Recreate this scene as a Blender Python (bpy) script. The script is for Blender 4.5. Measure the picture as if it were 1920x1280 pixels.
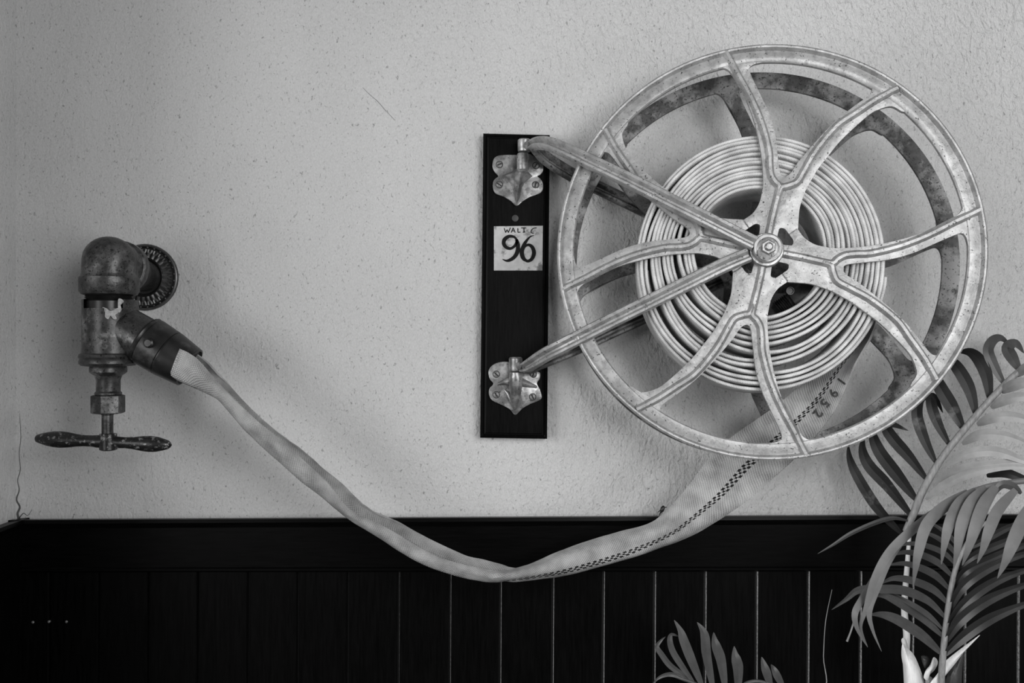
import bpy, bmesh, math, random
from mathutils import Vector, Matrix
from mathutils.bvhtree import BVHTree

for o in list(bpy.data.objects):
    bpy.data.objects.remove(o)
SC = bpy.context.scene
COL = SC.collection
random.seed(7)

# ------------------------------------------------------------------ camera, light, exposure
S = 0.0009          # metres per photograph pixel, measured on the plaster wall (plane y = 0)
F = 1685.0          # focal length in pixels of the 1920 wide frame
CAMY = -F * S

cam_d = bpy.data.cameras.new('camera')
cam = bpy.data.objects.new('camera', cam_d)
COL.objects.link(cam)
cam.location = (0, CAMY, 0)
cam.rotation_euler = (math.pi / 2, 0, 0)
cam_d.sensor_width = 36
cam_d.lens = 36 * F / 1920
cam_d.clip_start = 0.02
cam_d.dof.use_dof = True
cam_d.dof.focus_distance = 1.33
cam_d.dof.aperture_fstop = 8.0
SC.camera = cam

W = bpy.data.worlds.new('world')
SC.world = W
W.use_nodes = True
W.node_tree.nodes['Background'].inputs[0].default_value = (1, 1, 1, 1)
W.node_tree.nodes['Background'].inputs[1].default_value = 0.05


def area(name, loc, target, size, size_y, power):
    d = bpy.data.lights.new(name, 'AREA')
    d.shape = 'RECTANGLE'
    d.size = size
    d.size_y = size_y
    d.energy = power
    o = bpy.data.objects.new(name, d)
    COL.objects.link(o)
    o.location = loc
    o.rotation_euler = (Vector(target) - Vector(loc)).to_track_quat('-Z', 'Y').to_euler()
    return o


area('room_light_upper', (0.75, -1.6, 0.45), (0.4, 0, 0), 0.6, 0.6, 7.6)
area('room_light_lower', (0.5, -1.75, 0.15), (0.4, 0, 0), 0.6, 0.6, 6.6)
area('window_light_left', (-2.35, -1.80, 0.15), (0.3, 0, 0), 2.0, 1.4, 41)
area('fill_light_left', (-2.0, -3.0, -0.1), (0.3, 0, 0), 1.6, 1.6, 12)  # added unseen fill lamp to even out the wall; no second window known
area('fill_light_right', (2.0, -2.4, -0.4), (0.5, 0, -0.2), 0.9, 0.8, 11)  # added unseen fill lamp that brightens the right and lower right wall

SC.view_settings.view_transform = 'Standard'
SC.view_settings.look = 'None'
SC.view_settings.exposure = 0.14
SC.view_settings.gamma = 1.0
SC.view_settings.use_curve_mapping = False


# ------------------------------------------------------------------ coordinates
def P(px, py, d=0.0):
    """point of the room seen at photograph pixel (px, py), d pixels proud of the wall"""
    k = (F - d) / F
    return Vector(((px - 960) * k, -d, -(py - 640) * k)) * S


def K(d):
    return (F - d) / F * S


# ------------------------------------------------------------------ materials
def mat(name, base, rough=0.5, metal=0.0, noise=0.0, nscale=40.0, bump=0.0, bscale=200.0, bdist=0.001,
        pits=0.0, pscale=260.0, pthr=0.66, spec=0.5, stretch=None, base2=None, mscale=12.0, mthr=0.5, coat=0.0, msoft=0.08, tex='Object'):
    m = bpy.data.materials.new(name)
    m.use_nodes = True
    nt = m.node_tree
    N = nt.nodes
    L = nt.links
    b = N['Principled BSDF']
    b.inputs['Roughness'].default_value = rough
    b.inputs['Metallic'].default_value = metal
    b.inputs['Specular IOR Level'].default_value = spec
    b.inputs['Coat Weight'].default_value = coat
    tc = N.new('ShaderNodeTexCoord')
    src = tc.outputs[tex]
    if stretch:
        mp = N.new('ShaderNodeMapping')
        mp.inputs['Scale'].default_value = stretch
        L.new(src, mp.inputs['Vector'])
        src = mp.outputs['Vector']

    def noise_node(scale, detail=4.0, rgh=0.6):
        n = N.new('ShaderNodeTexNoise')
        n.inputs['Scale'].default_value = scale
        n.inputs['Detail'].default_value = detail
        n.inputs['Roughness'].default_value = rgh
        L.new(src, n.inputs['Vector'])
        return n.outputs['Fac']

    def mapr(fac, a, c, lo, hi):
        r = N.new('ShaderNodeMapRange')
        r.inputs[1].default_value = a
        r.inputs[2].default_value = c
        r.inputs[3].default_value = lo
        r.inputs[4].default_value = hi
        L.new(fac, r.inputs[0])
        return r.outputs[0]

    def math_node(op, a, c):
        r = N.new('ShaderNodeMath')
        r.operation = op
        for i, v in enumerate((a, c)):
            if isinstance(v, (int, float)):
                r.inputs[i].default_value = v
            else:
                L.new(v, r.inputs[i])
        return r.outputs[0]
    val = None
    if noise > 0:
        val = mapr(noise_node(nscale), 0.3, 0.7, base * (1 - noise), base * (1 + noise))
    if base2 is not None:
        f = mapr(noise_node(mscale, 5.0, 0.65), mthr - msoft, mthr + msoft, 0, 1)
        a = val if val is not None else base
        d = math_node('SUBTRACT', base2, a)
        val = math_node('ADD', a, math_node('MULTIPLY', d, f))
    if pits > 0:
        f = mapr(noise_node(pscale, 2.0, 0.5), pthr, pthr + 0.05, 1.0, 1.0 - pits)
        val = math_node('MULTIPLY', val if val is not None else base, f)
    if val is None:
        b.inputs['Base Color'].default_value = (base, base, base, 1)
    else:
        cc = N.new('ShaderNodeCombineColor')
        for i in range(3):
            L.new(val, cc.inputs[i])
        L.new(cc.outputs[0], b.inputs['Base Color'])
    if bump > 0:
        bp = N.new('ShaderNodeBump')
        bp.inputs['Strength'].default_value = bump
        bp.inputs['Distance'].default_value = bdist
        L.new(noise_node(bscale, 5.0, 0.55), bp.inputs['Height'])
        L.new(bp.outputs[0], b.inputs['Normal'])
    return m


def plaster_material():
    m = bpy.data.materials.new('rough painted plaster')
    m.use_nodes = True
    nt = m.node_tree
    N, L = nt.nodes, nt.links
    b = N['Principled BSDF']
    b.inputs['Roughness'].default_value = 0.6
    b.inputs['Specular IOR Level'].default_value = 0.35
    tc = N.new('ShaderNodeTexCoord')
    mp = N.new('ShaderNodeMapping')
    mp.inputs['Rotation'].default_value = (0, 0.35, 0)
    mp.inputs['Scale'].default_value = (1, 1, 0.62)
    L.new(tc.outputs['Object'], mp.inputs['Vector'])

    def nz(scale, detail, rgh, dist=0.0):
        n = N.new('ShaderNodeTexNoise')
        n.inputs['Scale'].default_value = scale
        n.inputs['Detail'].default_value = detail
        n.inputs['Roughness'].default_value = rgh
        n.inputs['Distortion'].default_value = dist
        L.new(mp.outputs[0], n.inputs['Vector'])
        return n.outputs['Fac']

    def mr(fac, a, c, lo, hi):
        r = N.new('ShaderNodeMapRange')
        r.inputs[1].default_value = a
        r.inputs[2].default_value = c
        r.inputs[3].default_value = lo
        r.inputs[4].default_value = hi
        L.new(fac, r.inputs[0])
        return r.outputs[0]

    def mul(a, c, op='MULTIPLY'):
        r = N.new('ShaderNodeMath')
        r.operation = op
        for i, v in enumerate((a, c)):
            if isinstance(v, (int, float)):
                r.inputs[i].default_value = v
            else:
                L.new(v, r.inputs[i])
        return r.outputs[0]
    stain = mr(nz(3.2, 4, 0.6), 0.3, 0.7, 0.585, 0.665)
    flake = mr(nz(250, 3, 0.6, 0.8), 0.61, 0.70, 1.0, 0.5)      # small dark flecks scattered at random
    fine = mr(nz(420, 3, 0.6), 0.3, 0.7, 0.90, 1.10)
    col = mul(mul(stain, flake), fine)
    cc = N.new('ShaderNodeCombineColor')
    for i in range(3):
        L.new(col, cc.inputs[i])
    L.new(cc.outputs[0], b.inputs['Base Color'])
    # roughcast relief: coarser on the right-hand half of the wall
    sx = N.new('ShaderNodeSeparateXYZ')
    L.new(tc.outputs['Object'], sx.inputs[0])
    amt = mr(sx.outputs[0], -0.55, 0.5, 0.35, 1.0)
    h = mul(mul(nz(95, 3, 0.55, 0.9), 0.75), mul(nz(260, 4, 0.6), 0.35), 'ADD')
    h = mul(h, amt)
    bp = N.new('ShaderNodeBump')
    bp.inputs['Strength'].default_value = 0.9
    bp.inputs['Distance'].default_value = 0.008
    L.new(h, bp.inputs['Height'])
    L.new(bp.outputs[0], b.inputs['Normal'])
    return m


def canvas_material(name, hi, lo, amp):
    m = bpy.data.materials.new(name)
    m.use_nodes = True
    nt = m.node_tree
    N, L = nt.nodes, nt.links
    b = N['Principled BSDF']
    b.inputs['Roughness'].default_value = 0.85
    b.inputs['Specular IOR Level'].default_value = 0.15
    uv = N.new('ShaderNodeUVMap')
    sx = N.new('ShaderNodeSeparateXYZ')
    L.new(uv.outputs[0], sx.inputs[0])
    u, v = sx.outputs[0], sx.outputs[1]

    def mth(op, a, c=0.0):
        r = N.new('ShaderNodeMath')
        r.operation = op
        for i, x in enumerate((a, c)):
            if isinstance(x, (int, float)):
                r.inputs[i].default_value = x
            else:
                L.new(x, r.inputs[i])
        return r.outputs[0]

    def band(x, lo, hi):
        return mth('MULTIPLY', mth('GREATER_THAN', x, lo), mth('LESS_THAN', x, hi))
    # plain weave: alternate warp and weft bumps
    wu = mth('SINE', mth('MULTIPLY', u, 2 * math.pi * 26))
    wv = mth('SINE', mth('MULTIPLY', v, 2 * math.pi * 22))
    weave = mth('MULTIPLY', wu, wv)
    ncl = N.new('ShaderNodeTexNoise')
    ncl.inputs['Scale'].default_value = 34
    ncl.inputs['Detail'].default_value = 4
    tc = N.new('ShaderNodeTexCoord')
    L.new(tc.outputs['Object'], ncl.inputs['Vector'])
    dirt = N.new('ShaderNodeMapRange')
    dirt.inputs[1].default_value = 0.35
    dirt.inputs[2].default_value = 0.7
    dirt.inputs[3].default_value = hi
    dirt.inputs[4].default_value = lo
    L.new(ncl.outputs['Fac'], dirt.inputs[0])
    base = mth('ADD', dirt.outputs[0], mth('MULTIPLY', weave, amp))
    # woven-in marker: two rows of dark dashes, the second half a step behind
    ph = mth('FRACT', mth('MULTIPLY', v, 9.5))
    ph2 = mth('FRACT', mth('ADD', mth('MULTIPLY', v, 9.5), 0.5))
    d1 = mth('MULTIPLY', band(u, 0.495, 0.535), mth('LESS_THAN', ph, 0.55))
    d2 = mth('MULTIPLY', band(u, 0.535, 0.570), mth('LESS_THAN', ph2, 0.40))
    d3 = mth('MULTIPLY', band(u, 0.570, 0.610), mth('LESS_THAN', ph, 0.55))
    d = mth('MINIMUM', mth('ADD', mth('ADD', d1, d2), d3), 1.0)
    col = mth('MULTIPLY', base, mth('SUBTRACT', 1.0, mth('MULTIPLY', d, 0.95)))
    cc = N.new('ShaderNodeCombineColor')
    for i in range(3):
        L.new(col, cc.inputs[i])
    L.new(cc.outputs[0], b.inputs['Base Color'])
    bp = N.new('ShaderNodeBump')
    bp.inputs['Strength'].default_value = 0.5
    bp.inputs['Distance'].default_value = 0.0012
    L.new(weave, bp.inputs['Height'])
    L.new(bp.outputs[0], b.inputs['Normal'])
    return m


M_PLASTER = plaster_material()
M_CANVAS = canvas_material('woven canvas hose', 0.72, 0.44, 0.15)
M_CANVAS2 = canvas_material('handled grubby canvas hose', 0.47, 0.25, 0.16)
M_BLACKWOOD = mat('black varnished timber', 0.0022, 0.38, noise=0.6, nscale=30, bump=0.12, bscale=60, bdist=0.0006,
                  spec=0.08, stretch=(9, 9, 0.7))
M_RAW = mat('bare worn tongue of a board', 0.55, 0.7, noise=0.7, nscale=300)
M_RAILWOOD = mat('black varnished rail', 0.0022, 0.36, noise=0.5, nscale=30, bump=0.12, bscale=60, bdist=0.0006,
                 spec=0.08, stretch=(0.7, 9, 9))
M_BOARD = mat('black varnished board', 0.003, 0.36, noise=0.7, nscale=40, bump=0.10, bscale=80, bdist=0.0006,
              spec=0.07, stretch=(8, 8, 0.8))
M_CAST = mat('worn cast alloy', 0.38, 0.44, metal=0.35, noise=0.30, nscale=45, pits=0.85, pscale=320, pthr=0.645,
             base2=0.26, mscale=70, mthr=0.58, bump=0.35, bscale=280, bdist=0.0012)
M_CASTR = mat('weathered shaded cast alloy', 0.055, 0.5, metal=0.25, noise=0.5, nscale=70, pits=0.8, pscale=300, pthr=0.60,
              base2=0.24, mscale=20, mthr=0.55, msoft=0.06, bump=0.3, bscale=260, bdist=0.0012)  # same alloy as the front wheel, base colour darkened to stand for shade
M_HINGE = mat('tarnished hinge metal', 0.22, 0.34, metal=0.55, noise=0.5, nscale=60, pits=0.8, pscale=300, pthr=0.66,
              base2=0.5, mscale=48, mthr=0.54, bump=0.25, bscale=220, bdist=0.001)
M_SCREW = mat('screw head metal', 0.22, 0.45, metal=0.3, noise=0.4, nscale=200)
M_DARK = mat('dark slot', 0.01, 0.7)
M_ENAMEL = mat('chipped pale enamel', 0.50, 0.5, noise=0.2, nscale=50, base2=0.13, mscale=42, mthr=0.60, msoft=0.05,
               bump=0.1, bscale=200)
M_INK = mat('black sign paint', 0.004, 0.55, spec=0.15)
M_BRASS = mat('old dark brass', 0.05, 0.40, metal=0.45, noise=0.6, nscale=110, pits=0.8, pscale=260, pthr=0.60,
              base2=0.17, mscale=34, mthr=0.58, msoft=0.10, bump=0.4, bscale=200, bdist=0.001)
M_BRASSW = mat('rubbed brass with paint flecks', 0.055, 0.38, metal=0.35, noise=0.6, nscale=110, pits=0.8, pscale=220, pthr=0.60, base2=0.24, mscale=34,
               mthr=0.62, msoft=0.06, bump=0.3, bscale=140, bdist=0.0012)
M_HANDLE = mat('chipped dark handle paint', 0.022, 0.30, metal=0.2, noise=0.5, nscale=90, base2=0.26, mscale=150, mthr=0.59,
               msoft=0.04, bump=0.4, bscale=260, bdist=0.001)
M_ROSE = mat('dark ornamental brass', 0.085, 0.36, metal=0.35, noise=0.4, nscale=80)
M_ROSEB = mat('blackened brass recess', 0.012, 0.5, metal=0.3)
M_COUPL = mat('black coupling sleeve', 0.022, 0.34, metal=0.25, noise=0.4, nscale=40, base2=0.09, mscale=20, mthr=0.62, pits=0)
M_LEAF_SHADED = mat('dark palm leaf', 0.020, 0.45, noise=0.35, nscale=30, spec=0.25, base2=0.12, mscale=16, mthr=0.66, msoft=0.05)  # leaf turned from the light: its shade is put into the base colour
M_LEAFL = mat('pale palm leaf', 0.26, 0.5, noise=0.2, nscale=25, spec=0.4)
M_LEAF_LIT = mat('lit palm leaf', 0.36, 0.45, noise=0.25, nscale=25, spec=0.5)  # same leaf facing the light: base colour raised to stand for the shine
M_LEAFB = mat('hanging palm leaf', 0.15, 0.5, noise=0.2, nscale=25, spec=0.35)
M_LEAFR = mat('shiny dark palm leaf', 0.035, 0.36, noise=0.3, nscale=25, spec=0.5)
M_LEAFM = mat('mid green palm leaf', 0.075, 0.42, noise=0.3, nscale=25, spec=0.5)
M_STALK = mat('pale palm stalk', 0.30, 0.5, noise=0.3, nscale=60, stretch=(6, 6, 1))
M_SHEATH = mat('papery dry sheath', 0.92, 0.6, noise=0.15, nscale=60, stretch=(8, 8, 0.7), bump=0.3, bscale=80)
M_POT = mat('glazed pot', 0.12, 0.35, noise=0.2)
M_SOIL = mat('potting soil', 0.03, 0.95, noise=0.5, nscale=80, bump=0.8, bscale=120, bdist=0.004)
M_FLOOR = mat('dark floor boards', 0.05, 0.5, noise=0.3, nscale=8)
M_FLY = mat('black insect shell', 0.006, 0.4)


# ------------------------------------------------------------------ object helpers
def empty(name, loc, label, cat, group=None):
    o = bpy.data.objects.new(name, None)
    COL.objects.link(o)
    o.location = loc
    o.empty_display_size = 0.02
    tag(o, label, cat, group)
    return o


def tag(o, label=None, cat=None, group=None, kind=None):
    if label:
        o['label'] = label
    if cat:
        o['category'] = cat
    if group:
        o['group'] = group
    if kind:
        o['kind'] = kind
    return o


WORLD = {}


def wpos(o):
    p = Vector((0, 0, 0))
    while o is not None:
        p += o.location
        o = o.parent
    return p


class MB:
    """collects world-space geometry and links it as ONE mesh object"""

    def __init__(self):
        self.v = []
        self.f = []
        self.uv = {}

    def add(self, vs, fs):
        o = len(self.v)
        self.v += [Vector(p) for p in vs]
        self.f += [tuple(i + o for i in f) for f in fs]
        return o

    def box(self, a, b):
        (x0, y0, z0), (x1, y1, z1) = a, b
        self.add([(x0, y0, z0), (x1, y0, z0), (x1, y1, z0), (x0, y1, z0), (x0, y0, z1), (x1, y0, z1), (x1, y1, z1), (x0, y1, z1)],
                 [(0, 3, 2, 1), (4, 5, 6, 7), (0, 1, 5, 4), (1, 2, 6, 5), (2, 3, 7, 6), (3, 0, 4, 7)])

    def lathe(self, prof, org, axis, segs=40, cap=True, skip=None):
        """prof: list of (t along axis, radius) in metres"""
        ax = Vector(axis).normalized()
        ref = Vector((0, -1, 0)) if abs(ax.y) < 0.9 else Vector((0, 0, 1))
        e1 = (ref - ax * ref.dot(ax)).normalized()
        e2 = ax.cross(e1)
        vs = []
        for t, r in prof:
            c = Vector(org) + ax * t
            for j in range(segs):
                a = 2 * math.pi * j / segs
                vs.append(c + (e1 * math.cos(a) + e2 * math.sin(a)) * r)
        fs = []
        n = len(prof)
        for i in range(n - 1):
            for j in range(segs):
                if skip and skip(i, j):
                    continue
                k = (j + 1) % segs
                fs.append((i * segs + j, i * segs + k, (i + 1) * segs + k, (i + 1) * segs + j))
        if cap:
            fs.append(tuple(range(segs - 1, -1, -1)))
            fs.append(tuple((n - 1) * segs + j for j in range(segs)))
        self.add(vs, fs)

    def tube(self, pts, rads, segs=10):
        pts = [Vector(p) for p in pts]
        n = len(pts)
        if not hasattr(rads, '__len__'):
            rads = [rads] * n
        prev = None
        vs = []
        for i, p in enumerate(pts):
            t = (pts[min(i + 1, n - 1)] - pts[max(i - 1, 0)]).normalized()
            if prev is None:
                ref = Vector((0, -1, 0)) if abs(t.y) < 0.9 else Vector((1, 0, 0))
            else:
                ref = prev
            e1 = (ref - t * ref.dot(t)).normalized()
            prev = e1
            e2 = t.cross(e1)
            for j in range(segs):
                a = 2 * math.pi * j / segs
                vs.append(p + (e1 * math.cos(a) + e2 * math.sin(a)) * rads[i])
        fs = [tuple(range(segs - 1, -1, -1)), tuple((n - 1) * segs + j for j in range(segs))]
        for i in range(n - 1):
            for j in range(segs):
                k = (j + 1) % segs
                fs.append((i * segs + j, i * segs + k, (i + 1) * segs + k, (i + 1) * segs + j))
        self.add(vs, fs)

    def sweep(self, pts, wdirs, ndirs, prof):
        """closed profile (a,b) swept: a along wdir, b along ndir (metres); prof may be a function of index"""
        n = len(pts)
        vs = []
        m = None
        for i in range(n):
            pr = prof(i) if callable(prof) else prof
            m = len(pr)
            for a, b in pr:
                vs.append(Vector(pts[i]) + wdirs[i] * a + ndirs[i] * b)
        fs = [tuple(range(m)), tuple((n - 1) * m + j for j in range(m - 1, -1, -1))]
        for i in range(n - 1):
            for j in range(m):
                k = (j + 1) % m
                fs.append((i * m + j, (i + 1) * m + j, (i + 1) * m + k, i * m + k))
        self.add(vs, fs)

    def extrude(self, pts, off):
        n = len(pts)
        off = Vector(off)
        self.add([Vector(p) for p in pts] + [Vector(p) + off for p in pts],
                 [tuple(range(n)), tuple(range(2 * n - 1, n - 1, -1))] +
                 [(i, n + i, n + (i + 1) % n, (i + 1) % n) for i in range(n)])

    def build(self, name, material, parent=None, smooth=30, bevel=0.0, bev_edges=None):
        me = bpy.data.meshes.new(name)
        base = wpos(parent) if parent else Vector((0, 0, 0))
        me.from_pydata([tuple(p - base) for p in self.v], [], self.f)
        bm = bmesh.new()
        bm.from_mesh(me)
        if bevel > 0:
            es = [e for e in bm.edges if len(e.link_faces) == 2 and e.calc_face_angle(0) > 0.9]
            bmesh.ops.bevel(bm, geom=es, offset=bevel, segments=2, affect='EDGES', clamp_overlap=True, profile=0.6)
        bmesh.ops.recalc_face_normals(bm, faces=bm.faces)
        bm.to_mesh(me)
        bm.free()
        me.materials.append(material)
        if smooth:
            me.polygons.foreach_set('use_smooth', [True] * len(me.polygons))
            me.set_sharp_from_angle(angle=math.radians(smooth))
        o = bpy.data.objects.new(name, me)
        COL.objects.link(o)
        if parent:
            o.parent = parent
        return o


def crom(pts, sub=6, closed=False):
    """Catmull-Rom resample of tuples/vectors of any dimension"""
    pts = [tuple(p) for p in pts]
    n = len(pts)
    out = []
    rng = range(n) if closed else range(n - 1)
    for i in rng:
        p0 = pts[(i - 1) % n] if closed else pts[max(i - 1, 0)]
        p1 = pts[i]
        p2 = pts[(i + 1) % n] if closed else pts[i + 1]
        p3 = pts[(i + 2) % n] if closed else pts[min(i + 2, n - 1)]
        for s in range(sub):
            t = s / sub
            out.append(tuple(0.5 * (2 * b + (c - a) * t + (2 * a - 5 * b + 4 * c - d) * t * t + (3 * b - a - 3 * c + d) * t ** 3)
                             for a, b, c, d in zip(p0, p1, p2, p3)))
    if not closed:
        out.append(pts[-1])
    return out


def lerp_list(xs, t):
    """xs sampled at t in 0..1"""
    if not hasattr(xs, '__len__'):
        return xs
    f = t * (len(xs) - 1)
    i = min(int(f), len(xs) - 2)
    return xs[i] + (xs[i + 1] - xs[i]) * (f - i)


# ------------------------------------------------------------------ the setting
XL = (30 - 960) * S
FLOOR_Z = -1.28
m = MB()
m.box((XL - 0.05, 0, FLOOR_Z), (2.6, 0.12, 1.9))
wall = tag(m.build('wall_back', M_PLASTER, smooth=0), kind='structure')
m = MB()
m.box((XL - 0.12, -0.50, FLOOR_Z), (XL, 0, 1.9))
wall_left = tag(m.build('wall_left', M_PLASTER, smooth=0), kind='structure')
m = MB()
m.box((XL - 1.9, -3.6, FLOOR_Z - 0.05), (2.6, 0.12, FLOOR_Z))
tag(m.build('floor', M_FLOOR, smooth=0), kind='structure')

# crack running up the corner
cr = [(26, 972), (24, 962), (28, 950), (22, 936), (27, 918), (24, 900), (29, 880), (27, 850), (30, 820), (28, 780)]

# chair rail, traced along the wall: it climbs a little to the right
RD = 24


def rail_y(px):        # photographed height of the rail's top front edge
    return 979 - 8.5 * (px - 30) / 1600


def rail_b(px):
    return 1071.5 - 2.0 * (px - 30) / 1600


def zrow(px, py, d):
    return -(py - 640) * K(d)


def rail_piece(mb, pxa, pxb, prof_f):
    a, b = [prof_f(x) for x in (pxa, pxb)]
    n = len(a)
    mb.add(a + b, [tuple(range(n)), tuple(range(2 * n - 1, n - 1, -1))] + [(i, n + i, n + (i + 1) % n, (i + 1) % n) for i in range(n)])


def rail_prof(px):
    t, b = rail_y(px), rail_b(px)
    X = (px - 960)

    def q(py, d):
        return Vector((X * S, -d * S, zrow(px, py, d)))
    return [q(t - 6, -2), q(t - 6, 8), q(t - 4, RD + 2), q(t + 3, RD + 4), q(t + 8, RD), q(t + 12, RD - 2),
            q(b - 8, RD - 2), q(b - 5, RD + 1), q(b - 1, RD + 1), q(b + 1, RD - 3), q(b + 1, -2)]


m = MB()
rail_piece(m, 30, 2400, rail_prof)
rail = tag(m.build('trim_1', M_RAILWOOD, smooth=20), kind='structure')
# the same rail returning along the left wall
m = MB()
prof = [(-(p.y), p.z) for p in rail_prof(30)]
a = [Vector((XL + d - 0.001, 0, z)) for d, z in prof]
b = [Vector((XL + d - 0.001, -0.50, z)) for d, z in prof]
n = len(a)
m.add(a + b, [tuple(range(n)), tuple(range(2 * n - 1, n - 1, -1))] + [(i, n + i, n + (i + 1) % n, (i + 1) % n) for i in range(n)])
tag(m.build('trim_2', M_RAILWOOD, smooth=20), kind='structure')

# tongue-and-groove lining below the rail: each board a part of its own
m = MB()
m.box((XL, -0.006, FLOOR_Z), (2.5, 0.0, zrow(900, 1069, 6)))
lining = tag(m.build('wainscot_back', M_DARK, smooth=0), kind='structure')
PD = 14
joints = [0, 93.5, 186, 279, 372, 466, 559, 653, 747, 843.5, 938, 1036.5, 1131.5, 1227.5, 1322.5, 1419, 1516, 1614, 1712, 1810,
          1910, 2008, 2106, 2204, 2302, 2400]
kf = K(PD)
ztop = zrow(900, 1068, PD)
lean = 0.006
for i in range(len(joints) - 1):
    xa, xb = (joints[i] - 960) * kf, (joints[i + 1] - 960) * kf
    if i == 0:
        xa = XL + 0.004
    g = 0.0006           # half of the open joint
    h = (ztop - FLOOR_Z)
    sec = [(xa + g, -0.001), (xa + g + 0.0018, -PD * S + 0.0004), (xa + g + 0.0024, -PD * S), (xb - g - 0.0026, -PD * S),
           (xb - g - 0.0016, -PD * S + 0.0012), (xb - g, -0.001)]
    m = MB()
    for z, sh in ((ztop, 0.0), (FLOOR_Z, -lean * h)):
        m.v += [Vector((x + sh, y, z)) for x, y in sec]
    m.f = [(0, 1, 2, 3, 4, 5), (11, 10, 9, 8, 7, 6)] + [(j, 6 + j, 6 + (j + 1) % 6, (j + 1) % 6) for j in range(6)]
    pk = m.build('plank', M_BLACKWOOD, lining, smooth=0)
    pk.data.materials.append(M_RAW)      # the bare tongue shows where the boards have shrunk apart
    pk.data.polygons[2].material_index = 1
# lining on the left wall
m = MB()
m.box((XL, -0.50, FLOOR_Z), (XL + 0.004, 0.0, ztop))
lin2 = tag(m.build('wainscot_left', M_DARK, smooth=0), kind='structure')
for i in range(5):
    m = MB()
    m.box((XL + 0.001, -0.015 - 0.084 * (i + 1) + 0.001, FLOOR_Z), (XL + PD * S, -0.015 - 0.084 * i - 0.001, ztop))
    m.build('plank', M_BLACKWOOD, lin2, smooth=0)
# three nails left in the boards
for px, py in ((62, 1166), (92, 1165), (125, 1165)):
    m = MB()
    m.lathe([(-0.002, 0.0022), (0.0012, 0.0022), (0.002, 0.0012)], P(px, py, PD), (0, -1, 0), 10)
    tag(m.build('nail', M_SCREW), {62: 'small nail head in the dark boards at lower left, leftmost of three in a row', 92: 'small nail head in the dark boards at lower left, middle one of three', 125: 'small nail head in the dark boards at lower left, rightmost of three'}[px], 'nail', 'nails in the dark panelling')

# ------------------------------------------------------------------ mounting board, brackets, number plate
board = empty('mounting_board', P(963, 822, 0), 'tall narrow black varnished board fixed to the plaster wall', 'board')
m = MB()
quad = [(906, 249), (1031, 252), (1026, 823), (900, 821)]
cx, cy = 965.5, 536


def inset(d):
    out = []
    for px, py in quad:
        out.append((px + (d if px < cx else -d), py + (d if py < cy else -d)))
    return out


loops = []
for ins, d in ((0, 0), (0, 23), (4, 26), (6, 25), (9, 31), (11, 32)):
    # same outline at every depth: scale the pixel so the sides stand square to the wall
    loops.append([P(960 + (px - 960), 640 + (py - 640), 0) * 1.0 + Vector((0, -d * S, 0)) for px, py in
                  [(960 + (a - 960) * (F - 28) / F, 640 + (b - 640) * (F - 28) / F) for a, b in inset(ins)]])
vs = [p for lp in loops for p in lp]
fs = [(3, 2, 1, 0), tuple(len(vs) - 4 + i for i in range(4))]
for i in range(len(loops) - 1):
    for j in range(4):
        fs.append((4 * i + j, 4 * i + (j + 1) % 4, 4 * i + 4 + (j + 1) % 4, 4 * i + 4 + j))
m.add(vs, fs)
m.build('backboard', M_BOARD, board, smooth=0)
m = MB()
m.lathe([(-0.004, 0.0055), (0.0008, 0.0055), (0.0012, 0.003)], P(966, 409, 32), (0, -1, 0), 20)
m.build('wood_plug', mat('scuffed plug', 0.035, 0.5), board)

BD = 32


def cropfn(ox, oy, sc):
    return lambda pts: [(ox + x / sc, oy + y / sc) for x, y in pts]


def poly_plate(outline, d0, d1, name, material, parent, bevel=0.0012, sub=4):
    pts = crom(outline, sub, True)
    m = MB()
    a = [P(px, py, d1) for px, py in pts]
    m.extrude(a, Vector((0, (d1 - d0) * S, 0)))
    return m.build(name, material, parent, smooth=35, bevel=bevel)


def screw(px, py, d, parent, ang, r=5.6):
    m = MB()
    k = K(d)
    c = P(px, py, d)
    m.lathe([(-0.002, r * k), (0.0008, r * k), (0.0016, r * k * 0.75), (0.0018, r * k * 0.2)], c, (0, -1, 0), 18)
    s = m.build('screw', M_SCREW, parent)
    m = MB()
    m.lathe([(-0.001, r * k * 1.22), (0.0003, r * k * 1.22)], c, (0, -1, 0), 18)
    m.build('countersink', M_DARK, s, smooth=0)
    dx, dz = math.cos(ang), math.sin(ang)
    m = MB()
    L, w = r * k * 0.85, r * k * 0.2
    y = c.y - 0.0021
    m.extrude([Vector((c.x + dx * L * i - dz * w * j, y, c.z + dz * L * i + dx * w * j)) for i, j in ((-1, -1), (1, -1), (1, 1), (-1, 1))],
              Vector((0, 0.0012, 0)))
    m.build('slot', M_DARK, s, smooth=0)


# upper bracket
up = empty('hinge_bracket', P(968, 340, BD), 'shield-shaped metal hinge bracket above the number plate', 'bracket', 'hinge brackets on the black board')
c1 = cropfn(890, 240, 4.267)
out = c1([(143, 310), (147, 262), (165, 232), (205, 217), (270, 214), (335, 214), (400, 205), (450, 210), (492, 240), (535, 272), (549, 305),
          (545, 345), (522, 374), (503, 385), (530, 410), (546, 445), (546, 485), (520, 522), (440, 552), (385, 585), (336, 622), (290, 582),
          (232, 548), (168, 522), (147, 480), (148, 430), (166, 403), (188, 383), (160, 350)])
poly_plate(out, BD - 1, BD + 7, 'plate', M_HINGE, up)
m = MB()
k1 = lambda x, y, d: P(890 + x / 4.267, 240 + y / 4.267, d)
ring = [(210, 386, 38.5), (262, 408, 38.5), (296, 470, 38.5), (318, 560, 38.5), (336, 606, 39), (362, 560, 38.5), (372, 500, 38.5), (398, 440, 38.5),
        (466, 386, 38.5), (430, 350, 39), (420, 322, 44), (345, 318, 46), (300, 345, 40)]
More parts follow.
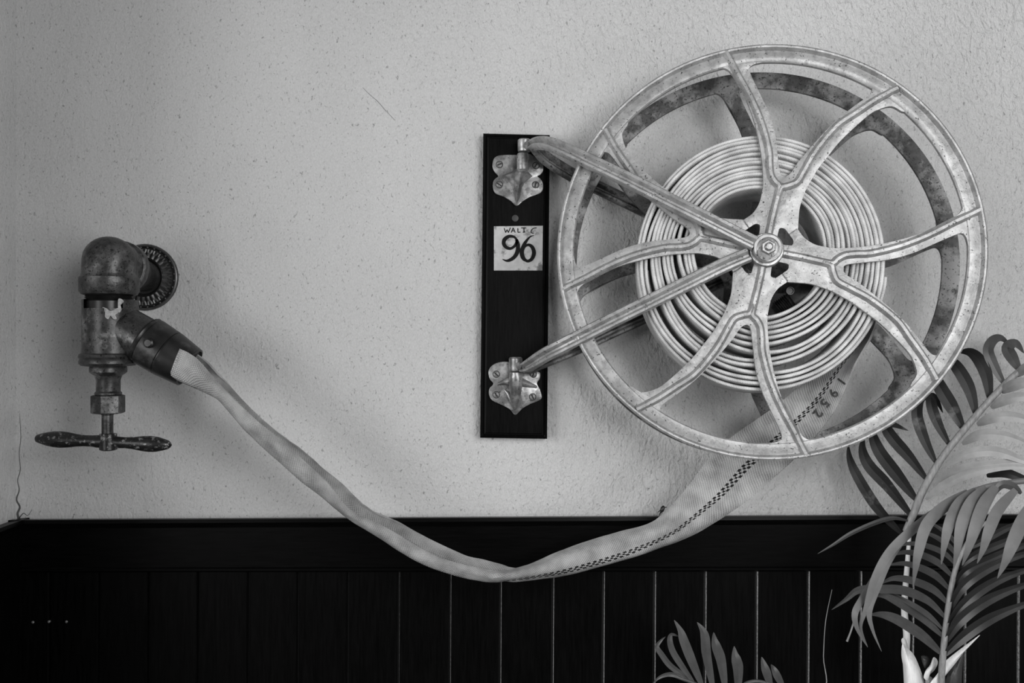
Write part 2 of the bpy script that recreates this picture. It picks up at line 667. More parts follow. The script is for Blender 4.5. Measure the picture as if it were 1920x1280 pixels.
ridge = [(372, 345, 60), (362, 400, 57), (350, 480, 50), (340, 560, 43)]
v = [k1(*p) for p in ring] + [k1(*p) for p in ridge]
R0 = len(ring)
m.add(v, [(11, 12, R0), (12, 0, R0), (0, 1, R0 + 1, R0), (1, 2, R0 + 2, R0 + 1), (2, 3, R0 + 3, R0 + 2), (3, 4, R0 + 3), (4, 5, R0 + 3),
          (5, 6, R0 + 2, R0 + 3), (6, 7, R0 + 1, R0 + 2), (7, 8, R0, R0 + 1), (8, 9, R0), (9, 10, R0), (10, 11, R0)])
m.build('keel', M_HINGE, up, smooth=25)
m = MB()
kk = K(60)
m.lathe([(-0.002, 5 * kk), (0.0, 10.5 * kk), (0.003, 11.5 * kk), (30 * kk, 11.5 * kk), (34 * kk, 9 * kk), (36 * kk, 5 * kk)], k1(386, 205, 56), (0, 0, -1), 24)
m.build('knuckle', M_HINGE, up)
for (x, y), a in zip(((198, 292), (490, 300), (197, 453), (487, 453)), (0.35, 1.0, 2.6, 1.3)):
    screw(890 + x / 4.267, 240 + y / 4.267, BD + 7, up, a)

lo = empty('hinge_bracket', P(966, 725, BD), 'shield-shaped metal hinge bracket near the foot of the board', 'bracket', 'hinge brackets on the black board')
c2 = cropfn(890, 520, 4.0)
out = c2([(104, 702), (128, 662), (180, 636), (250, 632), (330, 650), (400, 690), (450, 702), (490, 713), (488, 760), (468, 795), (492, 845), (503, 903),
          (468, 930), (420, 948), (360, 982), (305, 1031), (262, 988), (200, 955), (132, 922), (108, 880), (111, 832), (140, 797), (112, 760)])
poly_plate(out, BD - 1, BD + 7, 'plate', M_HINGE, lo)
k2 = lambda x, y, d: P(890 + x / 4.0, 520 + y / 4.0, d)
m = MB()
pts = [k2(310, 712, 58), k2(310, 740, 58), k2(308, 800, 56), k2(306, 880, 51), k2(302, 950, 44), k2(300, 992, 40)]
m.tube(pts, [11.5 * K(58), 12.8 * K(58), 12.5 * K(56), 10 * K(51), 6 * K(44), 1.5 * K(40)], 20)
m.build('keel', M_HINGE, lo, smooth=40)
m = MB()
m.tube([k2(175, 798, 38), k2(230, 782, 42), k2(300, 770, 50)], [2.5 * K(40), 6 * K(40), 10 * K(40)], 12)
m.tube([k2(466, 822, 38), k2(400, 800, 42), k2(310, 775, 50)], [2.5 * K(40), 6 * K(40), 10 * K(40)], 12)
m.tube([k2(215, 828, 37), k2(250, 870, 39), k2(275, 930, 39), k2(300, 990, 38)], [1 * K(40), 4 * K(40), 5 * K(40), 2 * K(40)], 10)
m.build('wing', M_HINGE, lo, smooth=40)
for (x, y), a in zip(((162, 725), (440, 725), (162, 880), (435, 895)), (2.4, 1.2, 2.2, 2.0)):
    screw(890 + x / 4.0, 520 + y / 4.0, BD + 7, lo, a)

# number plate
plate = empty('number_plate', P(971, 506, BD), 'square chipped enamel plate painted with the number 96', 'plaque')
m = MB()
a = [P(px, py, BD + 4) for px, py in ((926, 424), (1018, 423), (1017, 507), (926, 507))]
m.extrude(a, Vector((0, 4.5 * S, 0)))
m.build('panel', M_ENAMEL, plate, smooth=0, bevel=0.0006)


def stroke_mesh(mb, pts, widths, d, closed=False, conv=None, th=0.9):
    pts = crom(pts, 6, closed)
    n = len(pts)
    vs = []
    for i, (x, y) in enumerate(pts):
        a = pts[(i - 1) % n] if closed or i > 0 else pts[0]
        b = pts[(i + 1) % n] if closed or i < n - 1 else pts[-1]
        tx, ty = b[0] - a[0], b[1] - a[1]
        l = math.hypot(tx, ty) or 1
        w = lerp_list(widths, i / max(1, n - 1)) / 2
        nx, ny = -ty / l * w, tx / l * w
        for sx, dd in ((1, d), (-1, d), (-1, d + th), (1, d + th)):
            vs.append(P(*conv(x + nx * sx, y + ny * sx), dd))
    fs = []
    for i in range(n if closed else n - 1):
        k = (i + 1) % n
        for j in range(4):
            l = (j + 1) % 4
            fs.append((i * 4 + j, i * 4 + l, k * 4 + l, k * 4 + j))
    if not closed:
        fs += [(3, 2, 1, 0), tuple((n - 1) * 4 + j for j in range(4))]
    mb.add(vs, fs)


cv = lambda x, y: (890 + x / 4.267, 240 + y / 4.267)
m = MB()
stroke_mesh(m, [(343, 905), (318, 872), (275, 866), (240, 890), (233, 925), (255, 955), (290, 962), (322, 940), (340, 905)], [14, 18, 26, 32, 30, 26, 22, 22, 24], BD + 4, conv=cv)
stroke_mesh(m, [(334, 890), (346, 930), (343, 985), (318, 1030), (280, 1056), (250, 1060), (222, 1048)], [20, 32, 34, 30, 26, 16, 3], BD + 4, conv=cv)
m.build('digit', M_INK, plate, smooth=0)
m = MB()
stroke_mesh(m, [(474, 858), (440, 872), (402, 920), (378, 980), (384, 1030), (405, 1058)], [4, 12, 26, 34, 34, 24], BD + 4, conv=cv)
stroke_mesh(m, [(392, 1045), (424, 1064), (458, 1045), (474, 1000), (462, 955), (432, 934), (402, 948), (385, 985)], [22, 22, 28, 32, 28, 22, 16, 14], BD + 4.02, conv=cv)
m.build('digit', M_INK, plate, smooth=0)
m = MB()
for st in ([(236, 800), (248, 836)], [(248, 836), (259, 812)], [(259, 812), (270, 836)], [(270, 836), (286, 796)],
           [(292, 836), (308, 798)], [(308, 798), (324, 836)], [(298, 822), (318, 822)],
           [(345, 800), (346, 834)], [(346, 834), (366, 832)],
           [(372, 798), (412, 798)], [(394, 798), (394, 832)], [(385, 833), (404, 831)],
           [(496, 798), (470, 802), (452, 822), (456, 838), (472, 842)]):
    stroke_mesh(m, st, [7, 7], BD + 4, conv=cv, th=0.5)
m.build('lettering', M_INK, plate, smooth=0)

# ------------------------------------------------------------------ hose reel
DH = 225.0
ALPHA, BETA = math.radians(7.7), math.radians(3.0)
HUB = P(1435, 470, DH)
NV = Vector((-math.sin(ALPHA) * math.cos(BETA), -math.cos(ALPHA) * math.cos(BETA), math.sin(BETA)))
UV_ = Vector((math.cos(ALPHA), -math.sin(ALPHA), 0))
VV = NV.cross(UV_)
if VV.z < 0:
    VV = -VV
AX = Vector((-13.3, -117, 11.4)).normalized()      # the axle sags a little out of square
CAM = Vector((0, CAMY, 0))
SPACING = 118.0


def unproj(px, py, h=0.0):
    """pixel -> wheel-plane (u, v) in pixel units, plane h in front of the front wheel"""
    d = Vector((px - 960, F, -(py - 640)))
    o = HUB + AX * h * S
    t = (o - CAM).dot(NV) / d.dot(NV)
    q = CAM + d * t - o
    return (q.dot(UV_) / S, q.dot(VV) / S)


def wl(u, v, h):
    return HUB + (UV_ * u + VV * v + AX * h) * S


reel = empty('hose_reel', P(1438, 860, 150), 'large pale metal hose reel with curved forked spokes hinged to board', 'hose reel')

R_OUT = 338.5
spoke_px = [(1811, 372), (1806, 392), (1795, 405), (1763, 424), (1715, 443), (1666, 456), (1618, 464), (1570, 467), (1545, 464), (1526, 459),
            (1508, 448), (1496, 433)]
hub_px = [(1486, 466), (1465, 466), (1463, 482), (1470, 495), (1482, 505)]
low_px = [(1498, 528.5), (1519, 530.6), (1538, 536), (1557, 543), (1576, 553), (1594, 563), (1622, 583), (1651, 605), (1679, 632), (1705, 660), (1715, 678),
          (1720, 694), (1719, 706), (1708, 722)]
tip_low = [(1722, 732), (1752, 708), (1768, 684)]
mid_px = [(1757, 668), (1743, 663), (1719, 633), (1692, 601), (1660, 572), (1637, 553), (1606, 529), (1588, 518), (1580, 509), (1579, 501), (1586, 495), (1604, 492),
          (1632, 489), (1660, 486), (1688, 480), (1716, 471), (1739, 461), (1787, 440), (1804, 436), (1813, 445), (1817, 462)]
tip_up = [(1828, 455), (1832, 415), (1826, 374)]


def pol(r, deg):
    return (r * math.cos(math.radians(deg)), r * math.sin(math.radians(deg)))


TA = -10.5


def spoke_outline():
    up = crom([unproj(*p) for p in spoke_px] + [pol(61, TA + 45)], 4)
    lo_ = crom([pol(61, TA - 45)] + [unproj(*p) for p in low_px], 4)
    h_up = crom([pol(47, TA + 45), pol(48, TA + 34), pol(47.5, TA + 27), pol(43, TA + 20), pol(34, TA + 23), pol(24, TA + 33)], 3)
    h_lo = crom([pol(24, TA - 33), pol(34, TA - 23), pol(43, TA - 20), pol(47.5, TA - 27), pol(48, TA - 34), pol(47, TA - 45)], 3)
    t_lo = [unproj(*p) for p in tip_low]
    mid = crom([unproj(*p) for p in mid_px], 4)
    t_up = [unproj(*p) for p in tip_up]
    pts = up + h_up + h_lo + lo_ + t_lo + mid + t_up
    n = len(pts)
    area2 = sum(pts[i][0] * pts[(i + 1) % n][1] - pts[(i + 1) % n][0] * pts[i][1] for i in range(n))
    sg = 1.0 if area2 > 0 else -1.0
    out = []
    for i in range(n):
        a, b = pts[i - 1], pts[(i + 1) % n]
        tx, ty = b[0] - a[0], b[1] - a[1]
        l = math.hypot(tx, ty) or 1
        out.append((pts[i][0] + sg * ty / l * 1.3, pts[i][1] - sg * tx / l * 1.3))
    return out


OUTL = spoke_outline()
ridge_a = [unproj(*p) for p in ((1463, 475), (1500, 482), (1540, 491), (1560, 494), (1570, 486), (1584, 479), (1605, 476.5), (1632, 475), (1679, 464), (1716, 451), (1750, 436), (1787, 417), (1815, 404),
                                (1838, 392.5))]
ridge_b = [unproj(*p) for p in ((1540, 491), (1557, 497), (1561, 510), (1569, 527), (1594, 541), (1632, 562), (1679, 599), (1705, 634), (1732, 672), (1754, 711))]


def rot2(p, a):
    c, s = math.cos(a), math.sin(a)
    return (p[0] * c - p[1] * s, p[0] * s + p[1] * c)


def make_wheel(name, h0, sgn, material, label):
    """sgn = +1: ribbed face to the room; -1: ribbed face to the wall"""
    def q(u, v, h):
        return wl(u, v, h0 + sgn * h)
    segs = 128
    prof = [(311, -6), (311, 0), (313, 2.2), (320, 3.0), (327, 1.4), (330, 1.2), (331.5, 5), (333.5, 8.5), (336, 9), (338.5, 7), (R_OUT, 3), (R_OUT, -6), (338.5, -8), (331, -8)]
    vs, fs = [], []
    m_ = len(prof)
    for i in range(segs):
        a = 2 * math.pi * i / segs
        for r, h in prof:
            vs.append(q(r * math.cos(a), r * math.sin(a), h))
    for i in range(segs):
        k = (i + 1) % segs
        for j in range(m_):
            l = (j + 1) % m_
            fs.append((i * m_ + j, k * m_ + j, k * m_ + l, i * m_ + l))
    mb = MB()
    mb.add(vs, fs)
    rim = mb.build(name, material, reel, smooth=40)
    rim['label'] = label
    ridge_prof = [(-7.5, -1), (-6.2, 2.0), (-4.4, 6.5), (-2.2, 9), (2.2, 9), (4.4, 6.5), (6.2, 2.0), (7.5, -1)]
    for kq in range(4):
        ang = -kq * math.pi / 2
        mb = MB()
        pts = [rot2(p, ang) for p in OUTL]
        a = [q(p[0], p[1], 1.0) for p in pts]
        mb.extrude(a, (q(0, 0, -6.5) - q(0, 0, 1.0)))
        sp = mb.build('forked_spoke', material, rim, smooth=35, bevel=1.6 * S)
        mb = MB()
        for rd in (ridge_a, ridge_b):
            line = crom([rot2(p, ang) for p in rd], 6)
            P3, Wd, Nd = [], [], []
            for i, p in enumerate(line):
                b0, b1 = line[max(i - 1, 0)], line[min(i + 1, len(line) - 1)]
                tx, ty = b1[0] - b0[0], b1[1] - b0[1]
                l = math.hypot(tx, ty)
                P3.append(q(p[0], p[1], 0))
                Wd.append((UV_ * (-ty / l) + VV * (tx / l)) * S)
                Nd.append(NV * sgn * S)
            mb.sweep(P3, Wd, Nd, ridge_prof)
        mb.build('rib', material, rim, smooth=45)
    mb = MB()
    ax = NV * sgn
    mb.lathe([(-9 * S, 22 * S), (-7 * S, 28 * S), (4 * S, 28 * S), (7 * S, 26 * S)], q(0, 0, 0), ax, 36)
    mb.build('hub', material, rim, smooth=35)
    return rim


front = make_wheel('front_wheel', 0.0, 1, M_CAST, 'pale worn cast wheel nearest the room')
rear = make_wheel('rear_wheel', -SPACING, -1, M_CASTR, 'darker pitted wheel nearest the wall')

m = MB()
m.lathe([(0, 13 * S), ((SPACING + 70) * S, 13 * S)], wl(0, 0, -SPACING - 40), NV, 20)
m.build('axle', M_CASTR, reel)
m = MB()
m.lathe([(6 * S, 26 * S), (8 * S, 27.5 * S), (12 * S, 27.5 * S), (14 * S, 26 * S)], wl(0, 0, 0), NV, 40)
m.build('thrust_washer', M_HINGE, reel, smooth=35)


# arms of the yoke: grooved channel bars
def arm_sweep(mb, px_path, width, ndir, thick=13):
    pts = crom(px_path, 8)
    w3 = [P(a, b, d) for a, b, d in pts]
    Wd, Nd = [], []
    n = len(w3)
    for i in range(n):
        t = (w3[min(i + 1, n - 1)] - w3[max(i - 1, 0)]).normalized()
        nd = (ndir - t * ndir.dot(t)).normalized()
        wd = t.cross(nd).normalized()
        if wd.z < 0:
            wd = -wd
        Wd.append(wd * S)
        Nd.append(nd * S)

    def prof(i):
        w = lerp_list(width, i / (n - 1)) / 2
        return [(-w, -thick * .55), (-w, 2), (-w * .84, 5.5), (-w * .55, 6), (-w * .34, 3.5), (-w * .2, -1.0), (w * .06, -1.0), (w * .22, 3.5),
                (w * .42, 6.5), (w * .82, 6), (w, 2), (w, -thick * .55)]
    mb.sweep(w3, Wd, Nd, prof)


HE = 20.0            # the arm eyes stand this far in front of the wheel plane
eye = wl(0, 0, HE)
eye_d = -eye.y / S
ua = [(994, 273, 70), (1004, 268, 92), (1020, 267, 130), (1040, 272, 165), (1070, 285, 190), (1110, 304, 203), (1173, 334, 214), (1250, 373, 226), (1320, 408, 238),
      (1385, 441, eye_d - 3), (1415, 456, eye_d)]
m = MB()
arm_sweep(m, ua, [15, 22, 23, 23, 23.5, 24, 24, 24, 24, 24], Vector((-0.12, -0.97, 0.15)))
m.lathe([(-7 * S, 21 * S), (-5 * S, 23 * S), (4 * S, 23 * S), (6 * S, 21.5 * S)], eye, NV, 40)
arm_u = m.build('upper_front_arm', M_CAST, reel, smooth=40)
m = MB()
m.lathe([(0, 9 * S), (0.001, 11.5 * S), (0.004, 12 * S), (21 * S, 12 * S), (23 * S, 10 * S)], P(983, 285, 58), (0, 0, 1), 24)
m.tube([P(984, 274, 60), P(996, 272, 74)], [9 * S, 8 * S], 14)
m.build('hinge_eye', M_HINGE, arm_u, smooth=40)
m = MB()
m.lathe([(5 * S, 16 * S), (8 * S, 17 * S), (9 * S, 15 * S)], eye, NV, 32)
m.lathe([(8 * S, 12 * S), (14 * S, 12 * S), (15.5 * S, 10.5 * S)], eye, NV, 6)
m.lathe([(14 * S, 6.5 * S), (19 * S, 6.5 * S), (20.5 * S, 4.5 * S)], eye, NV, 16)
m.build('hub_nut', M_HINGE, reel, smooth=30)

eye2 = wl(0, 0, HE - 9)
ld = -eye2.y / S
la = [(978, 690, 70), (988, 686, 92), (1002, 677, 130), (1022, 664.5, 162), (1050, 650, 186), (1085, 632, 199), (1140, 604, 208), (1220, 564.5, 219), (1300, 525, 231),
      (1360, 495.5, ld - 1), (1404, 477, ld + 1)]
m = MB()
arm_sweep(m, la, [14, 21, 23, 23.5, 24, 24, 24, 24, 24, 23], Vector((-0.12, -0.97, 0.15)))
m.lathe([(-6 * S, 23 * S), (-5 * S, 24 * S), (0, 24 * S)], eye2, NV, 40)
arm_l = m.build('lower_front_arm', M_CAST, reel, smooth=40)
m = MB()
m.lathe([(0, 9 * S), (0.001, 11.5 * S), (0.004, 12 * S), (23 * S, 12.5 * S), (26 * S, 10 * S)], P(967, 696, 58), (0, 0, 1), 24)
m.tube([P(969, 683, 60), P(982, 688, 74)], [9 * S, 8 * S], 14)
m.build('hinge_eye', M_HINGE, arm_l, smooth=40)

ra = [(1002, 274, 82), (1012, 284, 70), (1031, 301, 55), (1075, 328, 42), (1130, 355, 42), (1190, 384, 46), (1300, 439, 58), (1400, 489, 68)]
m = MB()
arm_sweep(m, ra, [16, 22, 24, 24, 24, 24, 24], Vector((0.1, -0.97, 0.15)), 12)
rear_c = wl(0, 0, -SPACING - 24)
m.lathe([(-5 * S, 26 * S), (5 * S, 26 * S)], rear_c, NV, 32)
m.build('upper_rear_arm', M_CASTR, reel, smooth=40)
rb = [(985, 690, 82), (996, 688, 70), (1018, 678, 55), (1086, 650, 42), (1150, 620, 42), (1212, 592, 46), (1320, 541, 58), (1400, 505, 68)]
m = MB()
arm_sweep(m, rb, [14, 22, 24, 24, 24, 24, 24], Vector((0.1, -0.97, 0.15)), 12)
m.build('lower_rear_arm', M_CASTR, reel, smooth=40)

# ------------------------------------------------------------------ the hose
hose = empty('fire_hose', P(938, 1086, 150), 'pale woven canvas fire hose coiled on the reel and sagging to the valve', 'hose')


def grid_shell(mb, G, th, uvs):
    """G[i][j] world points; closed thin shell, th metres thick; uvs[i][j]"""
    n, m_ = len(G), len(G[0])
    vs = [G[i][j] for i in range(n) for j in range(m_)]
    nr = []
    for i in range(n):
        for j in range(m_):
            a = G[min(i + 1, n - 1)][j] - G[max(i - 1, 0)][j]
            b = G[i][min(j + 1, m_ - 1)] - G[i][max(j - 1, 0)]
            c = a.cross(b)
            if c.length < 1e-12:
                c = Vector((0, 1, 0))
            nr.append(c.normalized())
    vs2 = [vs[i] + nr[i] * th for i in range(n * m_)]
    o = len(mb.v)
    fs = []
    N_ = n * m_
    for i in range(n - 1):
        for j in range(m_ - 1):
            q = (i * m_ + j, i * m_ + j + 1, (i + 1) * m_ + j + 1, (i + 1) * m_ + j)
            fs.append(q)
            fs.append(tuple(x + N_ for x in reversed(q)))
    for i in range(n - 1):
        for j in (0, m_ - 1):
            fs.append((i * m_ + j, (i + 1) * m_ + j, (i + 1) * m_ + j + N_, i * m_ + j + N_))
    for j in range(m_ - 1):
        for i in (0, n - 1):
            fs.append((i * m_ + j, i * m_ + j + 1, i * m_ + j + 1 + N_, i * m_ + j + N_))
    mb.add(vs + vs2, fs)
    fl = [uvs[i][j] for i in range(n) for j in range(m_)]
    for i, w in enumerate(fl + fl):
        mb.uv[o + i] = w


def apply_uv(o, mb):
    me = o.data
    lay = me.uv_layers.new(name='UVMap')
    dat = [0.0] * (2 * len(me.loops))
    for l in me.loops:
        u = mb.uv.get(l.vertex_index, (0, 0))
        dat[2 * l.index] = u[0]
        dat[2 * l.index + 1] = u[1]
    lay.data.foreach_set('uv', dat)


# coil: one continuous spiral of flattened hose
mb = MB()
TURNS, SEG = 13, 96
HF, HB = -13.0, -106.0
Rout, Rin = 202.5, 103.0
CU, CV = -7.0, -13.5
pitch = (Rout - Rin) / (TURNS - 1)
rs = random.Random(3)
knots = [rs.uniform(-1, 1) for _ in range(TURNS * 9 + 4)]


def wob(i, per=9):
    f = i / SEG * per
    k = int(f)
    t = f - k
    t = t * t * (3 - 2 * t)
    return knots[k % len(knots)] * (1 - t) + knots[(k + 1) % len(knots)] * t


# places where the wraps have gone slack: wrap, degrees round it, spread, how far
EVENTS = [(4, 205, 38, 1.3), (7, 235, 40, 1.5), (10, 215, 35, 1.1), (9, 305, 30, 1.2), (6, 300, 28, 0.9), (3, 170, 30, 0.8), (11, 150, 26, 0.7), (8, 90, 30, 0.4), (5, 20, 30, 0.5)]
rad = []
TH0 = math.radians(-8)         # the loose end leaves the coil on the right-hand side
for i in range(TURNS * SEG + 1):
    th = TH0 - 2 * math.pi * (TURNS * SEG - i) / SEG
    loose = -math.sin(th + 0.5)            # slack towards the lower left
    if i <= SEG:
        rad.append(Rin + pitch * i / SEG + 17 * math.sin(th) + 2.5 * wob(i))
    else:
        lay = (i - SEG) / SEG
        ev = 0.0
        for (k, c, w, amp) in EVENTS:
            d = (i - k * SEG) / SEG * 360 - c
            ev += amp * math.exp(-(d / w) ** 2)
        rad.append(rad[i - SEG] + pitch * (0.9 + (0.10 + 0.14 * max(0.0, loose)) * wob(i) + ev))
for j in range(SEG + 1):
    idx = [j + k * SEG for k in range(TURNS + 1) if j + k * SEG <= TURNS * SEG and (j < SEG or k < TURNS)]
    if j == SEG:
        continue
    th = TH0 + 2 * math.pi * j / SEG
    last = idx[-1] if j > 0 else TURNS * SEG - SEG
    r0, rl = rad[idx[0]], rad[last]
    rt = Rout - 5.5 * math.cos(2 * th) + pitch * (j / SEG - 0.5)
    for q in idx:
        rad[q] = r0 + (rad[q] - r0) * (rt - r0) / (rl - r0)
sc = 1.0
half = 3.1
vs, fs, uvl = [], [], []
n = TURNS * SEG + 1
run_v = 0.0
cs = [(HB + 3, -half * .6), (HB, 0), (HB + 3, half * .6), (HB + 8, half), ((HB + HF) / 2, half), (HF - 4, half), (HF - 1.4, half * .82), (HF, half * .35), (HF, -half * .35), (HF - 1.4, -half * .82),
      (HF - 4, -half), ((HB + HF) / 2, -half), (HB + 8, -half)]
m_ = len(cs)
vacc = []
for i in range(n):
    th = TH0 - 2 * math.pi * (TURNS * SEG - i) / SEG
    r = rad[i] * sc
    jit = 3.0 * math.sin(i / SEG * 2.3) + 4.0 * wob(i, 3)
    if i == 0:
        vacc.append(0)
    else:
        vacc.append(vacc[-1] + r * 2 * math.pi / SEG / 100)
    for h, dr in cs:
        vs.append(wl(CU + (r + dr) * math.cos(th), CV + (r + dr) * math.sin(th), h + (jit if h > -60 else 0)))
        uvl.append(((h - HB) / (HF - HB) * 0.48, vacc[-1] * 1.7))
for i in range(n - 1):
    for j in range(m_):
        k = (j + 1) % m_
        fs.append((i * m_ + j, (i + 1) * m_ + j, (i + 1) * m_ + k, i * m_ + k))
fs += [tuple(range(m_)), tuple((n - 1) * m_ + j for j in range(m_ - 1, -1, -1))]
# radial direction alternates the weave on the folded edge
mb.add(vs, fs)
for i, w in enumerate(uvl):
    mb.uv[i] = w

COIL_VERTS = len(mb.v)
# hanging run: rows of five pixel/depth points, from the coil to the coupling on the valve
right = [
    ((1650, 535, 122), (1651, 536, 145), (1652, 537, 165), (1653, 538, 185), (1655, 540, 203)),
    ((1628, 590, 122), (1634, 587, 142), (1640, 585, 162), (1646, 583, 182), (1652, 581, 202)),
    ((1590, 650, 124), (1603, 645, 140), (1616, 640, 158), (1626, 636, 178), (1634, 634, 200)),
    ((1528, 704, 128), (1550, 699, 143), (1572, 693, 160), (1590, 688, 177), (1604, 685, 194)),
    ((1469, 751, 132), (1500, 750, 146), (1530, 748, 160), (1556, 746, 174), (1580, 744, 188)),
    ((1420, 786, 136), (1453, 789, 148), (1486, 791, 159), (1518, 793, 170), (1549, 794, 182)),
    ((1372, 820, 138), (1405, 827, 148), (1439, 833, 158), (1473, 839, 167), (1507, 843, 176)),
    ((1332, 858, 140), (1362, 866, 150), (1392, 874, 158), (1424, 882, 166), (1456, 890, 172)),
    ((1290, 913, 142), (1316, 919, 152), (1345, 925, 158), (1374, 930, 164), (1404, 934, 168)),
    ((1252, 955, 144), (1273, 961, 156), (1298, 966, 160), (1322, 970, 162), (1346, 973, 162)),
    ((1216, 984, 146), (1232, 992, 162), (1252, 999, 164), (1270, 1005, 160), (1285, 1006, 152)),
    ((1160, 1000, 148), (1172, 1013, 168), (1190, 1026, 170), (1206, 1034, 162), (1216, 1029, 144)),
    ((1100, 1018, 150), (1108, 1032, 172), (1122, 1048, 174), (1134, 1056, 162), (1140, 1046, 142)),
    ((1042, 1039, 150), (1047, 1051, 174), (1056, 1065, 176), (1062, 1075, 162), (1062, 1064, 142)),
    ((1000, 1058, 152), (1001, 1065, 174), (1006, 1075, 176), (1010, 1082, 162), (1006, 1070, 142)),
    ((968, 1068, 158), (964, 1075, 174), (962, 1082, 174), (962, 1086, 162), (974, 1066, 140)),
]
left = [
    ((940, 1074, 164), (934, 1080, 174), (930, 1088, 160), (934, 1076, 142), (948, 1061, 136)),
    ((905, 1068, 172), (899, 1076, 174), (892, 1084, 160), (896, 1066, 142), (904, 1049, 138)),
    ((866, 1057, 174), (858, 1066, 174), (851, 1074, 160), (860, 1052, 142), (872, 1040, 138)),
    ((820, 1041, 174), (810, 1052, 174), (801, 1056, 160), (814, 1032, 144), (826, 1020, 140)),
    ((780, 1020, 174), (766, 1032, 174), (753, 1030, 160), (772, 1008, 144), (786, 1000, 140)),
    ((730, 992, 174), (718, 1000, 174), (706, 1000, 160), (726, 982, 146), (742, 978, 142)),
    ((684, 973, 174), (673, 975, 174), (664, 975, 162), (684, 958, 148), (702, 961, 144)),
    ((652, 952, 174), (642, 955, 175), (636, 952, 162), (654, 934, 150), (672, 936, 146)),
    ((625, 915, 174), (610, 918, 176), (601, 925, 163), (620, 905, 152), (640, 905, 148)),
    ((597, 886, 175), (582, 890, 177), (566, 900, 164), (586, 876, 154), (606, 878, 150)),
    ((555, 851, 175), (542, 858, 177), (528, 866, 164), (545, 846, 156), (565, 844, 152)),
    ((522, 823, 175), (510, 832, 178), (496, 838, 165), (512, 818, 158), (530, 818, 154)),
    ((484, 790, 176), (470, 802, 178), (458, 799, 166), (474, 788, 158), (492, 785, 156)),
    ((450, 757, 176), (442, 766, 178), (436, 774, 166), (448, 752, 158), (464, 759, 156)),
    ((420, 727, 177), (414, 736, 180), (412, 748, 168), (424, 730, 156), (434, 727, 154)),
    ((394, 702, 180), (386, 712, 184), (386, 733, 172), (402, 712, 152), (408, 702, 152)),
    ((370, 676, 184), (358, 692, 192), (362, 722, 176), (384, 700, 146), (388, 680, 150)),
    ((352, 662, 182), (341, 685, 192), (336, 710, 176), (362, 690, 138), (368, 664, 142)),
    ((338, 655, 180), (328, 680, 190), (322, 703, 174), (348, 682, 136), (354, 657, 142)),
]
rows = [[P(*q) for q in st] for st in right + left]
rows5 = []
cols = []
for j in range(5):
    cols.append([Vector(q) for q in crom([r[j] for r in rows], 6)])
G = []
for i in range(len(cols[0])):
    G.append([Vector(q) for q in crom([cols[j][i] for j in range(5)], 4)])
v = 0.0
uvs = []
for i in range(len(G)):
    if i:
        v += (G[i][8] - G[i - 1][8]).length / (100 * S)
    uvs.append([(j / 16, v) for j in range(17)])
# canvas is never quite smooth
rj = random.Random(11)
for i in range(2, len(G) - 2):
    w = (math.sin(i * 0.63) + math.sin(i * 1.37 + 1)) * 0.5
    for j in range(17):
        G[i][j] = G[i][j] + Vector((0, 1, 0)) * S * (w * 0.8 + 1.2 * math.sin(j * 0.9 + i * 0.21))
run_bvh = BVHTree.FromPolygons([p for row in G for p in row],
                               [(i * 17 + j, i * 17 + j + 1, (i + 1) * 17 + j + 1, (i + 1) * 17 + j) for i in range(len(G) - 1) for j in range(16)])
grid_shell(mb, G, 0.0032, uvs)
body = mb.build('canvas_tube', M_CANVAS, hose, smooth=55)
apply_uv(body, mb)
body.data.materials.append(M_CANVAS2)
for pl_ in body.data.polygons:
    if pl_.vertices[0] >= COIL_VERTS:
        pl_.material_index = 1

# printed year on the canvas, laid on the surface
fm = bpy.data.curves.new('print', 'FONT')
fm.size = 1.0
M_PRINT = mat('faded black stencil ink', 0.05, 0.8, noise=0.8, nscale=300)


def glyph(ch, px, py, read, size, d_lift, parent):
    fm.body = ch
    fm.align_x = 'CENTER'
    fm.offset = 0.02
    ob = bpy.data.objects.new('tmp', fm)
    COL.objects.link(ob)
    dg = bpy.context.evaluated_depsgraph_get()
    me = bpy.data.meshes.new_from_object(ob.evaluated_get(dg))
    bpy.data.objects.remove(ob)
    bm = bmesh.new()
    bm.from_mesh(me)
    bmesh.ops.triangulate(bm, faces=bm.faces)
    bmesh.ops.subdivide_edges(bm, edges=bm.edges, cuts=2, use_grid_fill=True)
    ux, uy = read            # reading direction in the picture (x right, y down)
    vx, vy = uy, -ux         # the letters' up direction: a quarter turn anticlockwise
    for vt in bm.verts:
        a, b = vt.co.x * size, (vt.co.y - 0.35) * size
        x, y = px + ux * a + vx * b, py + uy * a + vy * b
        d = Vector((x - 960, F, -(y - 640))).normalized()
        hit = run_bvh.ray_cast(CAM, d)
        q = hit[0] if hit[0] is not None else P(x, y, 175)
        vt.co = q - d * d_lift - wpos(parent)
    bm.to_mesh(me)
    bm.free()
    me.materials.clear()
    me.materials.append(M_PRINT)
    o = bpy.data.objects.new('stencilled_digit', me)
    COL.objects.link(o)
    o.parent = parent


for ch, x, y in (('1', 1578, 715), ('9', 1563, 737), ('5', 1547, 756), ('2', 1534, 775)):
    glyph(ch, x, y, (-0.60, 0.80), 25, 0.0056, hose)

